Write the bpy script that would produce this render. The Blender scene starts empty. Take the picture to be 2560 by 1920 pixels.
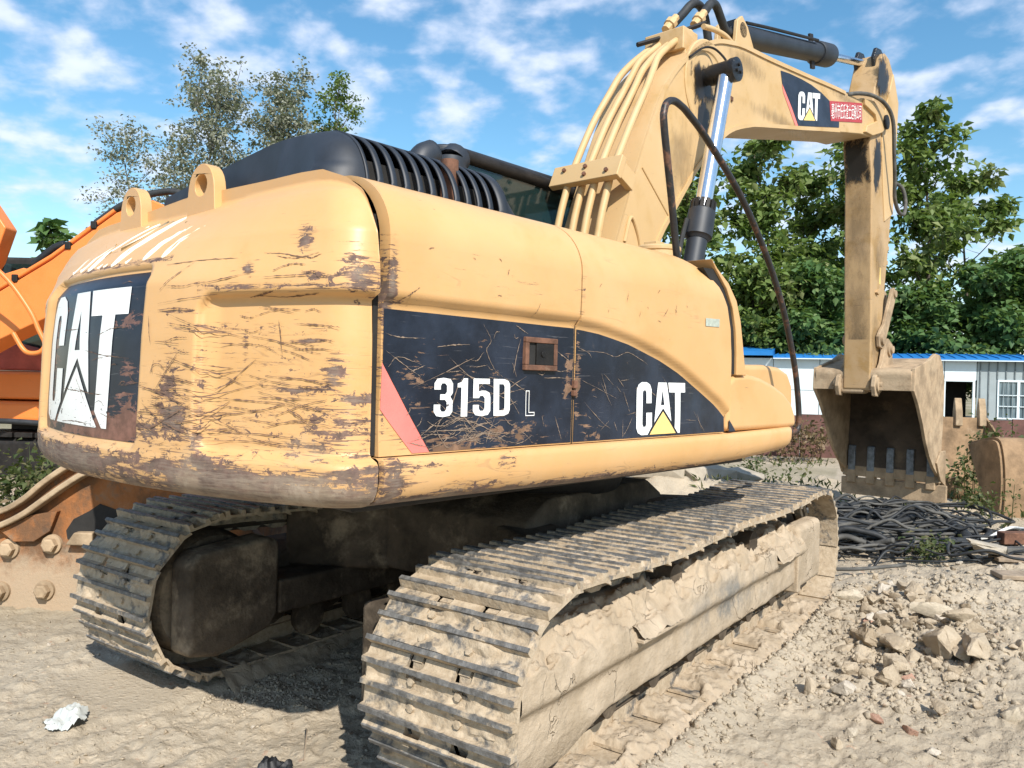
import bpy, bmesh, math, random
import numpy as np
from mathutils import Vector, Matrix

random.seed(7)
RNG = np.random.default_rng(11)
SC = bpy.context.scene
COL = SC.collection
PI = math.pi

# ------------------------------------------------------------------ camera
CAM = np.array([-3.8834, -2.667, 1.492])
YAW, PITCH, ROLL = .6185, -.0069, .024
FW = np.array([math.cos(PITCH) * math.cos(YAW), math.cos(PITCH) * math.sin(YAW), math.sin(PITCH)])
RT = np.array([math.sin(YAW), -math.cos(YAW), 0.])
UP = np.cross(RT, FW)
R2 = RT * math.cos(ROLL) + UP * math.sin(ROLL)
U2 = -RT * math.sin(ROLL) + UP * math.cos(ROLL)
cam = bpy.data.cameras.new('camera')
cam.sensor_width = 36
cam.lens = 1998.4 / 2560 * 36
cam.clip_start = .05
cam.clip_end = 2000
cam_o = bpy.data.objects.new('camera', cam)
cam_o.matrix_world = Matrix([[R2[i], U2[i], -FW[i], CAM[i]] for i in range(3)] + [[0, 0, 0, 1]])
COL.objects.link(cam_o)
SC.camera = cam_o

# ------------------------------------------------------------------ light
SUN_DIR = Vector((-.68, -.92, 1.0)).normalized()
SUN_EL = math.asin(SUN_DIR.z)
SUN_AZ = math.atan2(SUN_DIR.x, SUN_DIR.y)
sun = bpy.data.lights.new('sun', 'SUN')
sun.energy = 5.0
sun.angle = math.radians(.5)
sun.color = (1, .945, .86)
sun_o = bpy.data.objects.new('sun', sun)
sun_o.rotation_euler = SUN_DIR.to_track_quat('Z', 'Y').to_euler()
sun_o.location = (-10, -14, 15)
COL.objects.link(sun_o)

SC.view_settings.view_transform = 'Standard'
SC.view_settings.look = 'None'
SC.view_settings.exposure = .36
SC.view_settings.gamma = 1
SC.view_settings.use_curve_mapping = False
SC.cycles.max_bounces = 6
SC.cycles.use_denoising = True


class NB:
    """small node-tree builder"""
    def __init__(s, name, tree=None):
        if tree is None:
            s.mat = bpy.data.materials.new(name)
            s.mat.use_nodes = True
            s.t = s.mat.node_tree
            s.bsdf = s.t.nodes['Principled BSDF']
            s.out = s.t.nodes['Material Output']
        else:
            s.t = tree

    def put(s, sock, v):
        if isinstance(v, bpy.types.NodeSocket):
            s.t.links.new(v, sock)
        elif isinstance(v, (tuple, list)):
            n = len(sock.default_value)
            sock.default_value = tuple(v)[:n] if len(v) >= n else tuple(v) + (1,) * (n - len(v))
        else:
            sock.default_value = v

    def add(s, typ, ins=None, **props):
        n = s.t.nodes.new(typ)
        for k, v in props.items():
            setattr(n, k, v)
        for k, v in (ins or {}).items():
            s.put(n.inputs[k], v)
        return n

    def coord(s, kind='Object'):
        return s.add('ShaderNodeTexCoord').outputs[kind]

    def pos(s):
        return s.add('ShaderNodeNewGeometry').outputs['Position']

    def attr(s, name, out='Fac'):
        return s.add('ShaderNodeAttribute', attribute_name=name).outputs[out]

    def map(s, v, scale=(1, 1, 1), loc=(0, 0, 0), rot=(0, 0, 0)):
        return s.add('ShaderNodeMapping', {'Vector': v, 'Scale': scale, 'Location': loc, 'Rotation': rot}).outputs[0]

    def noise(s, v, scale=5, detail=4, rough=.55, dist=0, out=0):
        return s.add('ShaderNodeTexNoise', {'Vector': v, 'Scale': scale, 'Detail': detail, 'Roughness': rough,
                                            'Distortion': dist}).outputs[out]

    def vor(s, v, scale=5, feature='F1', out='Distance', rnd=1):
        return s.add('ShaderNodeTexVoronoi', {'Vector': v, 'Scale': scale, 'Randomness': rnd}, feature=feature).outputs[out]

    def m(s, op, a, b=0., c=0., clamp=False):
        return s.add('ShaderNodeMath', {0: a, 1: b, 2: c}, operation=op, use_clamp=clamp).outputs[0]

    def step(s, v, a, b, lo=0., hi=1.):
        return s.add('ShaderNodeMapRange', {0: v, 1: a, 2: b, 3: lo, 4: hi}, interpolation_type='SMOOTHSTEP').outputs[0]

    def mix(s, f, a, b, mode='MIX'):
        n = s.add('ShaderNodeMix', data_type='RGBA', blend_type=mode)
        s.put(n.inputs[0], f)
        s.put(n.inputs[6], a)
        s.put(n.inputs[7], b)
        return n.outputs[2]

    def bump(s, h, strength=.3, dist=.01, normal=None):
        ins = {'Height': h, 'Strength': strength, 'Distance': dist}
        if normal is not None:
            ins['Normal'] = normal
        return s.add('ShaderNodeBump', ins).outputs[0]

    def sep(s, v):
        return s.add('ShaderNodeSeparateXYZ', {0: v}).outputs

    def fin(s, color, rough=.6, metal=0., normal=None, spec=None):
        s.put(s.bsdf.inputs['Base Color'], color)
        s.put(s.bsdf.inputs['Roughness'], rough)
        s.put(s.bsdf.inputs['Metallic'], metal)
        if normal is not None:
            s.put(s.bsdf.inputs['Normal'], normal)
        if spec is not None:
            s.put(s.bsdf.inputs['Specular IOR Level'], spec)
        return s.mat


# ------------------------------------------------------------------ sky
world = bpy.data.worlds.new('World')
SC.world = world
world.use_nodes = True
W = NB('', world.node_tree)
bg = world.node_tree.nodes['Background']
sky = W.add('ShaderNodeTexSky', sky_type='NISHITA', sun_disc=False, sun_elevation=SUN_EL, sun_rotation=SUN_AZ,
            air_density=1.15, dust_density=.35, ozone_density=2.2, altitude=50)
dirv = W.coord('Generated')
dx, dy, dz = W.sep(dirv)
zz = W.m('ADD', W.m('MAXIMUM', dz, 0.), .28)
pv = W.add('ShaderNodeCombineXYZ', {0: W.m('DIVIDE', dx, zz), 1: W.m('DIVIDE', dy, zz), 2: 0.}).outputs[0]
pv = W.map(pv, rot=(0, 0, .75), scale=(1.1, 1.0, 1))
c1 = W.noise(pv, 8.5, 7, .48, .1)
c2 = W.noise(W.map(pv, loc=(3.3, 1.7, 0)), 1.3, 3, .5)
c3 = W.noise(W.map(pv, loc=(9.1, 2.2, 3)), 12, 5, .55, .2)
cs = W.m('ADD', c1, W.m('MULTIPLY_ADD', c2, .42, -.21))
cs = W.m('ADD', cs, W.m('MULTIPLY_ADD', c3, .42, -.21))
cloud = W.step(cs, .39, .72)
cloud = W.m('MULTIPLY', cloud, W.step(dz, -.02, .12))
skyc = W.add('ShaderNodeHueSaturation', {'Hue': .49, 'Saturation': 1.24, 'Value': 1.36, 'Color': sky.outputs[0]}).outputs[0]
cl_col = W.mix(W.step(cs, .5, .85), (6.6, 7.3, 9.0), (8.3, 8.8, 9.8))
skyc = W.mix(W.m('MULTIPLY', cloud, .82), skyc, cl_col)
W.put(bg.inputs[0], skyc)
bg.inputs[1].default_value = .1

# ------------------------------------------------------------------ noise in numpy
_P = RNG.permutation(512)
_V = RNG.random(512)


def vnoise(x, y, seed=0):
    xi = np.floor(x).astype(int); yi = np.floor(y).astype(int)
    fx = x - xi; fy = y - yi
    fx = fx * fx * fx * (fx * (fx * 6 - 15) + 10); fy = fy * fy * fy * (fy * (fy * 6 - 15) + 10)
    h = lambda a, b: _V[_P[(_P[(a + seed * 37) % 512] + b) % 512]]
    return (h(xi, yi) * (1 - fx) + h(xi + 1, yi) * fx) * (1 - fy) + (h(xi, yi + 1) * (1 - fx) + h(xi + 1, yi + 1) * fx) * fy - .5


def fbm(x, y, oct=4, seed=0, gain=.5):
    x = np.asarray(x, float); y = np.asarray(y, float)
    s = 0; a = 1.
    for i in range(oct):
        s = s + a * vnoise(x * 2 ** i + 17.3 * i, y * 2 ** i - 9.1 * i, seed + i)
        a *= gain
    return s


def sstep(a, b, x):
    t = np.clip((np.asarray(x, float) - a) / (b - a), 0, 1)
    return t * t * (3 - 2 * t)


# ------------------------------------------------------------------ object helpers
SWING = -.119


def tag(o, label=None, cat=None, group=None, kind=None):
    if label: o['label'] = label
    if cat: o['category'] = cat
    if group: o['group'] = group
    if kind: o['kind'] = kind
    return o


def empty(name, loc=(0, 0, 0), rz=0.):
    o = bpy.data.objects.new(name, None)
    o.location = loc; o.rotation_euler = (0, 0, rz)
    o.empty_display_size = .2
    COL.objects.link(o)
    return o


def link(name, me, mats=None, parent=None, rz=0., smooth=40, bevel=0., seg=2):
    o = bpy.data.objects.new(name, me)
    if mats is not None and not me.materials:
        for x in (mats if isinstance(mats, (list, tuple)) else [mats]):
            me.materials.append(x)
    if smooth is not None:
        me.shade_smooth()
        if smooth < 180:
            me.set_sharp_from_angle(angle=math.radians(smooth))
    if bevel:
        b = o.modifiers.new('bevel', 'BEVEL')
        b.width = bevel; b.segments = seg; b.limit_method = 'ANGLE'; b.angle_limit = math.radians(38)
        b.harden_normals = True
    COL.objects.link(o)
    if parent is not None:
        o.parent = parent
    o.rotation_euler[2] = rz
    return o


class MB:
    """collects shapes into one mesh"""
    def __init__(s):
        s.v = []; s.f = []; s.mi = []; s.n = 0

    def add(s, v, f, mi=0):
        v = np.asarray(v, float).reshape(-1, 3)
        s.v.append(v)
        s.f += [tuple(int(i) + s.n for i in q) for q in f]
        s.mi += [mi] * len(f)
        s.n += len(v)
        return s

    def box(s, a, b, mi=0, M=None):
        x0, y0, z0 = a; x1, y1, z1 = b
        v = np.array([(x0, y0, z0), (x1, y0, z0), (x1, y1, z0), (x0, y1, z0), (x0, y0, z1), (x1, y0, z1), (x1, y1, z1), (x0, y1, z1)], float)
        if M is not None:
            v = v @ np.array(M.to_3x3()).T + np.array(M.translation)
        return s.add(v, [(0, 3, 2, 1), (4, 5, 6, 7), (0, 1, 5, 4), (1, 2, 6, 5), (2, 3, 7, 6), (3, 0, 4, 7)], mi)

    def prism(s, poly, y0, y1, axis='y', mi=0):
        """poly = points (a, b) in the plane across the axis, extruded along it"""
        n = len(poly)
        area = sum(poly[i][0] * poly[(i + 1) % n][1] - poly[(i + 1) % n][0] * poly[i][1] for i in range(n))
        if area < 0: poly = poly[::-1]
        if axis == 'y':
            A = [(a, y0, b) for a, b in poly]; B = [(a, y1, b) for a, b in poly]
        elif axis == 'x':
            A = [(y0, a, b) for a, b in poly]; B = [(y1, a, b) for a, b in poly]
        else:
            A = [(a, b, y0) for a, b in poly]; B = [(a, b, y1) for a, b in poly]
        f = [tuple(range(n)), tuple(range(2 * n - 1, n - 1, -1))]
        f += [((i + 1) % n, i, i + n, (i + 1) % n + n) for i in range(n)]
        return s.add(A + B, f, mi)

    def tube(s, pts, r, seg=10, mi=0, cap=True):
        P = np.asarray(pts, float)
        n = len(P)
        r = np.full(n, r) if np.isscalar(r) else np.asarray(r, float)
        T = np.gradient(P, axis=0)
        T /= np.linalg.norm(T, axis=1)[:, None] + 1e-12
        ref = np.array([0, 0, 1.]) if abs(T[0][2]) < .9 else np.array([1., 0, 0])
        N = np.cross(T[0], ref); N /= np.linalg.norm(N)
        a = np.linspace(0, 2 * PI, seg, endpoint=False)
        V = []
        for i in range(n):
            N = N - T[i] * (N @ T[i]); N /= np.linalg.norm(N) + 1e-12
            B = np.cross(T[i], N)
            V.append(P[i] + r[i] * (np.cos(a)[:, None] * N + np.sin(a)[:, None] * B))
        V = np.concatenate(V)
        f = []
        for i in range(n - 1):
            for j in range(seg):
                k = (j + 1) % seg
                f.append((i * seg + j, i * seg + k, (i + 1) * seg + k, (i + 1) * seg + j))
        if cap:
            f.append(tuple(range(seg - 1, -1, -1)))
            f.append(tuple((n - 1) * seg + j for j in range(seg)))
        return s.add(V, f, mi)

    def cyl(s, a, b, r, seg=20, mi=0, r2=None):
        a = np.asarray(a, float); b = np.asarray(b, float)
        return s.tube([a, a + (b - a) * .5, b], [r, (r + (r if r2 is None else r2)) / 2, r if r2 is None else r2], seg, mi)

    def lathe(s, prof, org, axis, seg=28, mi=0):
        """prof = (along, radius) list"""
        org = np.asarray(org, float); ax = np.asarray(axis, float); ax = ax / np.linalg.norm(ax)
        ref = np.array([0, 0, 1.]) if abs(ax[2]) < .9 else np.array([1., 0, 0])
        N = np.cross(ax, ref); N /= np.linalg.norm(N); B = np.cross(ax, N)
        a = np.linspace(0, 2 * PI, seg, endpoint=False)
        V = np.concatenate([org + ax * h + r * (np.cos(a)[:, None] * N + np.sin(a)[:, None] * B) for h, r in prof])
        f = []
        n = len(prof)
        for i in range(n - 1):
            for j in range(seg):
                k = (j + 1) % seg
                f.append((i * seg + j, i * seg + k, (i + 1) * seg + k, (i + 1) * seg + j))
        f.append(tuple(range(seg - 1, -1, -1))); f.append(tuple((n - 1) * seg + j for j in range(seg)))
        return s.add(V, f, mi)

    def grid(s, P, mi=0, flip=False, closed=False, mask=None):
        """P[nu][nv][3]"""
        P = np.asarray(P, float)
        nu, nv = P.shape[:2]
        f = []
        for i in range(nu - (0 if closed else 1)):
            i2 = (i + 1) % nu
            for j in range(nv - 1):
                if mask is not None and not mask[i][j]: continue
                q = (i * nv + j, i2 * nv + j, i2 * nv + j + 1, i * nv + j + 1)
                f.append(q[::-1] if flip else q)
        return s.add(P.reshape(-1, 3), f, mi)

    def mesh(s, name):
        me = bpy.data.meshes.new(name)
        me.from_pydata(np.concatenate(s.v).tolist(), [], s.f)
        if any(s.mi):
            me.polygons.foreach_set('material_index', s.mi)
        me.update()
        return me

    def build(s, name, mats, parent=None, rz=0., fix=True, **kw):
        me = s.mesh(name)
        if fix:
            bm = bmesh.new(); bm.from_mesh(me)
            bmesh.ops.recalc_face_normals(bm, faces=bm.faces[:])
            bm.to_mesh(me); bm.free()
        return link(name, me, mats, parent, rz, **kw)


def fattr(me, name, vals):
    a = me.attributes.new(name, 'FLOAT', 'POINT')
    a.data.foreach_set('value', np.asarray(vals, np.float32))


def spline(pts, n=12):
    """Catmull-Rom through the points"""
    P = np.asarray(pts, float)
    P = np.concatenate([[2 * P[0] - P[1]], P, [2 * P[-1] - P[-2]]])
    out = []
    t = np.linspace(0, 1, n, endpoint=False)[:, None]
    for i in range(1, len(P) - 2):
        a, b, c, d = P[i - 1:i + 3]
        out.append(.5 * (2 * b + (c - a) * t + (2 * a - 5 * b + 4 * c - d) * t ** 2 + (3 * b - a - 3 * c + d) * t ** 3))
    out.append(P[-2][None])
    return np.concatenate(out)


def flat_polys(polys):
    """polygons with holes (even-odd) -> flat verts, faces"""
    cu = bpy.data.curves.new('flat', 'CURVE')
    cu.dimensions = '2D'; cu.fill_mode = 'BOTH'
    for p in polys:
        sp = cu.splines.new('POLY')
        sp.points.add(len(p) - 1)
        for q, (x, y) in zip(sp.points, p):
            q.co = (x, y, 0, 1)
        sp.use_cyclic_u = True
    return _curve_mesh(cu)


def flat_text(body, **kw):
    cu = bpy.data.curves.new('flat', 'FONT')
    cu.body = body
    for k, v in kw.items(): setattr(cu, k, v)
    return _curve_mesh(cu)


def _curve_mesh(cu):
    o = bpy.data.objects.new('flat', cu)
    COL.objects.link(o)
    dg = bpy.context.evaluated_depsgraph_get()
    me = bpy.data.meshes.new_from_object(o.evaluated_get(dg))
    bpy.data.objects.remove(o); bpy.data.curves.remove(cu)
    return me


def wrap(me, fn, name, mat, parent, rz=0., step=.03):
    """cut a flat mesh into strips and lay it on a surface: fn(u, v) -> point"""
    bm = bmesh.new(); bm.from_mesh(me)
    if step:
        xs = [v.co.x for v in bm.verts]; ys = [v.co.y for v in bm.verts]
        for ax, arr in ((0, xs), (1, ys)):
            k = math.floor(min(arr) / step) + 1
            while k * step < max(arr):
                co = Vector((0, 0, 0)); no = Vector((0, 0, 0)); co[ax] = k * step; no[ax] = 1
                bmesh.ops.bisect_plane(bm, geom=bm.verts[:] + bm.edges[:] + bm.faces[:], plane_co=co, plane_no=no, dist=1e-5)
                k += 1
    uv = [(v.co.x, v.co.y) for v in bm.verts]
    for v in bm.verts:
        v.co = Vector(fn(v.co.x, v.co.y))
    bmesh.ops.recalc_face_normals(bm, faces=bm.faces[:])
    m2 = bpy.data.meshes.new(name); bm.to_mesh(m2); bm.free()
    bpy.data.meshes.remove(me)
    return link(name, m2, mat, parent, rz, smooth=180)


# local frame of things laid out by bearing and distance from the photographer
RH = np.array([math.sin(YAW), -math.cos(YAW), 0.]); FH = np.array([math.cos(YAW), math.sin(YAW), 0.])


def L2W(X, Y, z=0.):
    p = CAM * np.array([1, 1, 0]) + RH * X + FH * Y
    return (p[0], p[1], z)


LROT = YAW - PI / 2      # local x = right, y = away from the camera


# ------------------------------------------------------------------ materials
RUST = (.082, .05, .042)
DUST = (.44, .345, .235)


def paint(name, base, chips=.0, streak=.0, grime=.25, rough=.42, coord='Object', sc=1., rust=RUST, dust=.15, fade=.25):
    """worn machine paint: chips and scrapes to rust (more where 'wear' is set), dust film ('dust')"""
    b = NB(name)
    v = b.coord(coord)
    wear = b.attr('wear'); dst = b.attr('dust')
    big = b.noise(v, 1.7 * sc, 4, .6)
    fine = b.noise(v, 60 * sc, 3, .6)
    base2 = tuple(min(1, c * k) for c, k in zip(base, (1.12, 1.18, 1.4)))
    base3 = tuple(c * k for c, k in zip(base, (.86, .8, .62)))
    col = b.mix(b.m('MULTIPLY', b.step(big, .4, .7), fade * 2.2, clamp=True), base, base2)
    col = b.mix(b.m('MULTIPLY', b.step(b.noise(v, 3.1 * sc, 5, .6, .4), .5, .75), grime * 1.6, clamp=True), col, base3)
    # chips: fine broken patches
    n1 = b.noise(b.map(v, (1, 1, 1.7)), 21 * sc, 8, .72, .4)
    n3 = b.noise(b.map(v, (1, 1, 10)), 8 * sc, 7, .74, .3)         # sideways scrapes
    n4 = b.noise(b.map(v, (1.2, 1.2, 26), rot=(.03, .06, 0)), 5 * sc, 4, .65, .6)
    k1 = b.m('ADD', n1, b.m('MULTIPLY', wear, .36))
    k3 = b.m('ADD', n3, b.m('MULTIPLY', wear, .36))
    k4 = b.m('ADD', n4, b.m('MULTIPLY', wear, .27))
    mk = b.m('MAXIMUM', b.step(k1, .735 - chips * .1, .765 - chips * .1), b.step(k3, .725 - streak * .1, .76 - streak * .1))
    mk = b.m('MAXIMUM', mk, b.m('MULTIPLY', b.step(k4, .715 - streak * .1, .75 - streak * .1), .8))
    # long wandering scratches, thickest where the panel is worn
    ln = b.m('ABSOLUTE', b.m('SUBTRACT', b.noise(b.map(v, (.22, .22, 1.6), rot=(.1, .1, .3)), 3.0 * sc, 3, .5), .5))
    ln2 = b.m('ABSOLUTE', b.m('SUBTRACT', b.noise(b.map(v, (.2, .2, 1.7), loc=(4, 7, 1), rot=(.2, .15, 0)), 4.6 * sc, 3, .5), .47))
    gt = b.m('MULTIPLY', b.step(b.m('ADD', b.noise(v, 2.7 * sc, 3), b.m('MULTIPLY', wear, .5)), .56, .7), b.step(b.noise(v, 24 * sc, 3), .36, .5))
    mk = b.m('MAXIMUM', mk, b.m('MULTIPLY', b.m('SUBTRACT', 1., b.step(b.m('MINIMUM', ln, ln2), .0012, .004)), b.m('MULTIPLY', gt, .25)))
    heavy = b.m('MULTIPLY', b.step(wear, .55, .8), b.step(b.noise(b.map(v, (1, 1, 14)), 9 * sc, 7, .75, .2), .36, .62))
    rcol = b.mix(b.step(b.noise(v, 22 * sc, 4, .7), .35, .7), rust, tuple(c * k for c, k in zip(rust, (2.1, 2.0, 1.9))))
    rcol = b.mix(b.m('MULTIPLY', heavy, .8), rcol, (.25, .2, .155))
    halo = b.m('MULTIPLY', b.step(b.m('ADD', n3, b.m('MULTIPLY', wear, .38)), .6, .8), .35)
    col = b.mix(halo, col, tuple(c * k for c, k in zip(base, (.72, .6, .5))))
    col = b.mix(mk, col, rcol)
    dn = b.step(b.m('ADD', b.noise(b.map(v, (1, 1, 1.6)), 9 * sc, 8, .75, .3), b.m('MULTIPLY', dst, .42)), .6, .92)
    col = b.mix(b.m('MULTIPLY', dn, .2 + dust), col, DUST)
    col = b.mix(b.m('MULTIPLY', b.step(b.m('ADD', b.noise(b.map(v, (1, 1, .7)), 17 * sc, 8, .75, .3), b.m('MULTIPLY', dst, .3)), .72, .9), .5), col, (.46, .38, .29))
    col = b.mix(b.m('MULTIPLY', b.step(fine, .3, .75), .1), col, DUST)
    h = b.m('ADD', b.m('MULTIPLY', mk, -.6), b.m('MULTIPLY', b.noise(v, 45 * sc, 3), .15))
    h = b.m('ADD', h, b.m('MULTIPLY', b.noise(v, 2.6 * sc, 2, .5), .8))
    r = b.m('MULTIPLY_ADD', mk, .35, rough)
    r = b.m('ADD', r, b.m('MULTIPLY', dn, .2), clamp=True)
    return b.fin(col, r, 0, b.bump(h, .3, .006), .45)


def simple(name, base, rough=.6, metal=0., var=.25, sc=8., bump=.2, dust=.0, dcol=DUST, bd=.005, spec=.4, rust=0.):
    b = NB(name)
    v = b.coord()
    n = b.noise(v, sc, 5, .65)
    col = b.mix(b.step(n, .3, .7), tuple(c * (1 - var) for c in base), tuple(min(1, c * (1 + var)) for c in base))
    if rust:
        col = b.mix(b.step(b.noise(v, sc * .6, 6, .7, .3), .62 - rust * .3, .74 - rust * .3), col, (.13, .065, .04))
    if dust:
        col = b.mix(b.m('MULTIPLY', b.step(b.noise(v, sc * .45, 6, .7), .7 - dust * .4, .85 - dust * .4), .9), col, dcol)
        rough = max(rough, .55)
    return b.fin(col, rough, metal, b.bump(b.noise(v, sc * 4, 4, .6), bump, bd), spec)


M = {}
YEL = (.585, .34, .138)
M['yellow'] = paint('worn_yellow_paint', YEL, .25, .15, .3)
M['yellow_uv'] = paint('worn_yellow_panel_paint', YEL, .25, .2, .3, .4)
M['boom_paint'] = paint('dusty_boom_paint', (.52, .35, .165), .4, .2, .6, .55, dust=.35)
M['stick_paint'] = paint('dirty_stick_paint', (.40, .265, .13), .5, .6, .9, .65, dust=.6)
M['bucket_paint'] = simple('dried_mud_on_steel', (.345, .255, .165), .85, 0, .3, 5, .45, .5, (.43, .33, .22), .012, .2)
M['gouge'] = simple('bare_rusting_gouge', (.15, .09, .06), .85, 0, .35, 30, .2)
M['scratch'] = simple('dull_tan_scratch', (.23, .17, .125), .7, 0, .3, 30, .1)
M['bucket_inside'] = simple('shaded_worn_bucket_inside', (.075, .056, .04), .8, 0, .5, 3, .4, .22, (.2, .145, .09), .01)  # dark stained steel, with the shade inside the bucket painted into the colour
M['spare_paint'] = simple('brown_weathered_bucket_steel', (.25, .165, .095), .85, 0, .35, 4, .45, .3, (.4, .3, .2), .012, .3)
M['orange'] = paint('orange_machine_paint', (.72, .2, .035), .1, .0, .3, .4, rust=(.2, .07, .04), dust=.05)
M['orange_rust'] = paint('rusty_orange_plate', (.24, .10, .045), .9, .5, 1.2, .8, sc=1.1, rust=(.13, .065, .04), dust=.9, fade=.5)
M['faded_red'] = simple('faded_red_paint', (.42, .1, .07), .6, 0, .2, 5, .1, .15)
M['black_paint'] = simple('black_hood_paint', (.014, .019, .028), .3, 0, .3, 5, .12, .12, (.1, .1, .1), .004, .6)
M['black'] = simple('black_rubber', (.014, .015, .017), .55, 0, .3, 30, .2, .08, (.2, .17, .13))
M['hose'] = simple('weathered_hose_rubber', (.022, .024, .026), .6, 0, .4, 9, .25, .2, (.22, .18, .13))
M['hose_dusty'] = simple('dusty_grey_hose', (.085, .082, .074), .75, 0, .4, 9, .25, .3, (.3, .25, .18))
M['dark'] = simple('greasy_dark_steel', (.016, .014, .013), .5, .2, .4, 12, .3, .12, (.16, .12, .08))
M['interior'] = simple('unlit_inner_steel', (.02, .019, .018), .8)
M['grease'] = simple('black_grease', (.008, .008, .009), .25, 0, .3, 40, .6, bd=.01, spec=.6)
M['chrome'] = simple('chromed_rod', (.78, .8, .83), .14, 1., .06, 6, .03)
M['rust'] = simple('brown_rust', (.14, .068, .042), .85, 0, .4, 14, .4, .25)
M['rail_rust'] = simple('rusty_black_handrail', (.02, .019, .02), .45, 0, .3, 18, .3, .0, rust=.35)
M['rust_wall'] = simple('rust_red_sheet', (.115, .055, .045), .8, 0, .3, 2.5, .2, .22, (.3, .22, .15))
M['steel_tooth'] = simple('worn_tooth_steel', (.2, .22, .24), .5, .5, .3, 20, .2, .2)
M['mud'] = simple('dried_mud', (.39, .30, .2), .95, 0, .22, 9, .9, .35, (.46, .37, .26), .02, .1)
M['frame_mud'] = simple('muddy_undercarriage_steel', (.085, .066, .048), .9, 0, .45, 4, .8, .5, (.31, .245, .17), .015, .15)
M['pinkstripe'] = simple('faded_pink_film', (.78, .2, .17), .5, 0, .08, 7, .05, .1, YEL)
M['film_red'] = simple('red_sticker_film', (.4, .045, .05), .5, 0, .1, 7, .05)
M['white_paint'] = simple('white_lettering', (.8, .8, .77), .5, 0, .04, 9, .05, .06, (.3, .2, .13))
M['yellow_film'] = simple('pale_yellow_film', (.8, .58, .2), .5, 0, .06, 9, .05)
M['cream_film'] = simple('cream_hand_lettering', (.82, .8, .66), .55, 0, .05, 20, .1)
M['grey_film'] = simple('weathered_silver_sticker', (.38, .42, .36), .5, 0, .15, 60, .05)
M['bark'] = simple('grey_brown_bark', (.09, .075, .058), .9, 0, .35, 6, .6)
M['bark_pale'] = simple('pale_poplar_bark', (.2, .185, .155), .9, 0, .3, 5, .5)
M['roof_blue'] = simple('blue_roof_sheet', (.012, .17, .48), .45, 0, .12, 1, .05, .05)
M['white_sheet'] = simple('white_wall_sheet', (.62, .7, .74), .5, 0, .06, 1.2, .05, .1, (.42, .45, .43))
M['grey_sheet'] = simple('grey_wall_sheet', (.3, .345, .36), .5, 0, .08, 1.5, .05)
M['grey_dark'] = simple('grey_joint_sheet', (.13, .155, .165), .6)
M['concrete'] = simple('pale_concrete', (.36, .315, .25), .9, 0, .15, 7, .4, .3)
M['wood'] = simple('weathered_board', (.27, .21, .15), .85, 0, .3, 10, .4, .3)
M['plastic'] = simple('crumpled_white_plastic', (.46, .48, .46), .45, 0, .08, 9, .2, .05, (.5, .42, .3))
M['white_pipe'] = simple('thin_white_conduit', (.7, .7, .66), .5, 0, .08, 9, .1, .1)


def decal_mat(name, base, base2, chipcol, thr=.68, sc=1., rough=.35):
    b = NB(name)
    v = b.coord()
    col = b.mix(b.step(b.noise(v, 4.2 * sc, 5, .65), .35, .7), base, base2)
    fine = b.noise(b.map(v, (1.2, 1.2, 30), rot=(.1, .5, 0)), 4, 4, .7, .5)
    col = b.mix(b.m('MULTIPLY', b.step(fine, .62, .7), .3), col, (.2, .2, .21))
    wear = b.attr('wear')
    n1 = b.noise(b.map(v, (1, 1, 1.9)), 9 * sc, 7, .68, .6)
    n2 = b.noise(b.map(v, (1.5, 1.5, 14), rot=(0, .12, 0)), 5 * sc, 6, .7, .8)
    # long thin scratches that wander
    w1 = b.noise(b.map(v, (.35, .35, 1.3), rot=(0, .5, 0)), 2.6 * sc, 3, .5, .0)
    ln = b.m('ABSOLUTE', b.m('SUBTRACT', w1, .5))
    w2 = b.noise(b.map(v, (.35, .35, 1.4), loc=(4, 7, 1), rot=(.0, -.6, .0)), 3.1 * sc, 3, .5, .0)
    ln2 = b.m('ABSOLUTE', b.m('SUBTRACT', w2, .46))
    gate = b.step(b.noise(v, 3.3 * sc, 3), .45, .62)
    sc1 = b.m('MULTIPLY', b.m('SUBTRACT', 1., b.step(b.m('MINIMUM', ln, ln2), .0015, .0036)), gate)
    mk = b.m('MAXIMUM', b.step(b.m('ADD', n1, b.m('MULTIPLY', wear, .4)), thr, thr + .03),
             b.step(b.m('ADD', n2, b.m('MULTIPLY', wear, .36)), thr + .03, thr + .06))
    ccol = b.mix(b.step(b.noise(v, 18, 4, .7), .35, .7), chipcol, tuple(c * 1.9 for c in chipcol))
    col = b.mix(mk, col, ccol)
    col = b.mix(b.m('MULTIPLY', sc1, .0), col, (.33, .26, .2))
    col = b.mix(b.m('MULTIPLY', b.step(b.noise(v, 6, 6, .7), .62, .85), .35), col, (.3, .24, .17))
    h = b.m('ADD', b.noise(v, 3.2, 2), b.m('MULTIPLY', mk, -.1))
    return b.fin(col, rough, 0, b.bump(h, .35, .012), .3)


M['decal_black'] = decal_mat('scratched_dark_film', (.008, .011, .02), (.022, .03, .05), (.14, .085, .055))
M['decal_rear'] = decal_mat('scuffed_dark_rear_film', (.008, .011, .02), (.02, .026, .042), (.12, .06, .045), .64, .8)
M['decal_white'] = decal_mat('chipped_white_film', (.76, .78, .77), (.82, .84, .83), (.06, .05, .05), .70, 1.3)


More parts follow.
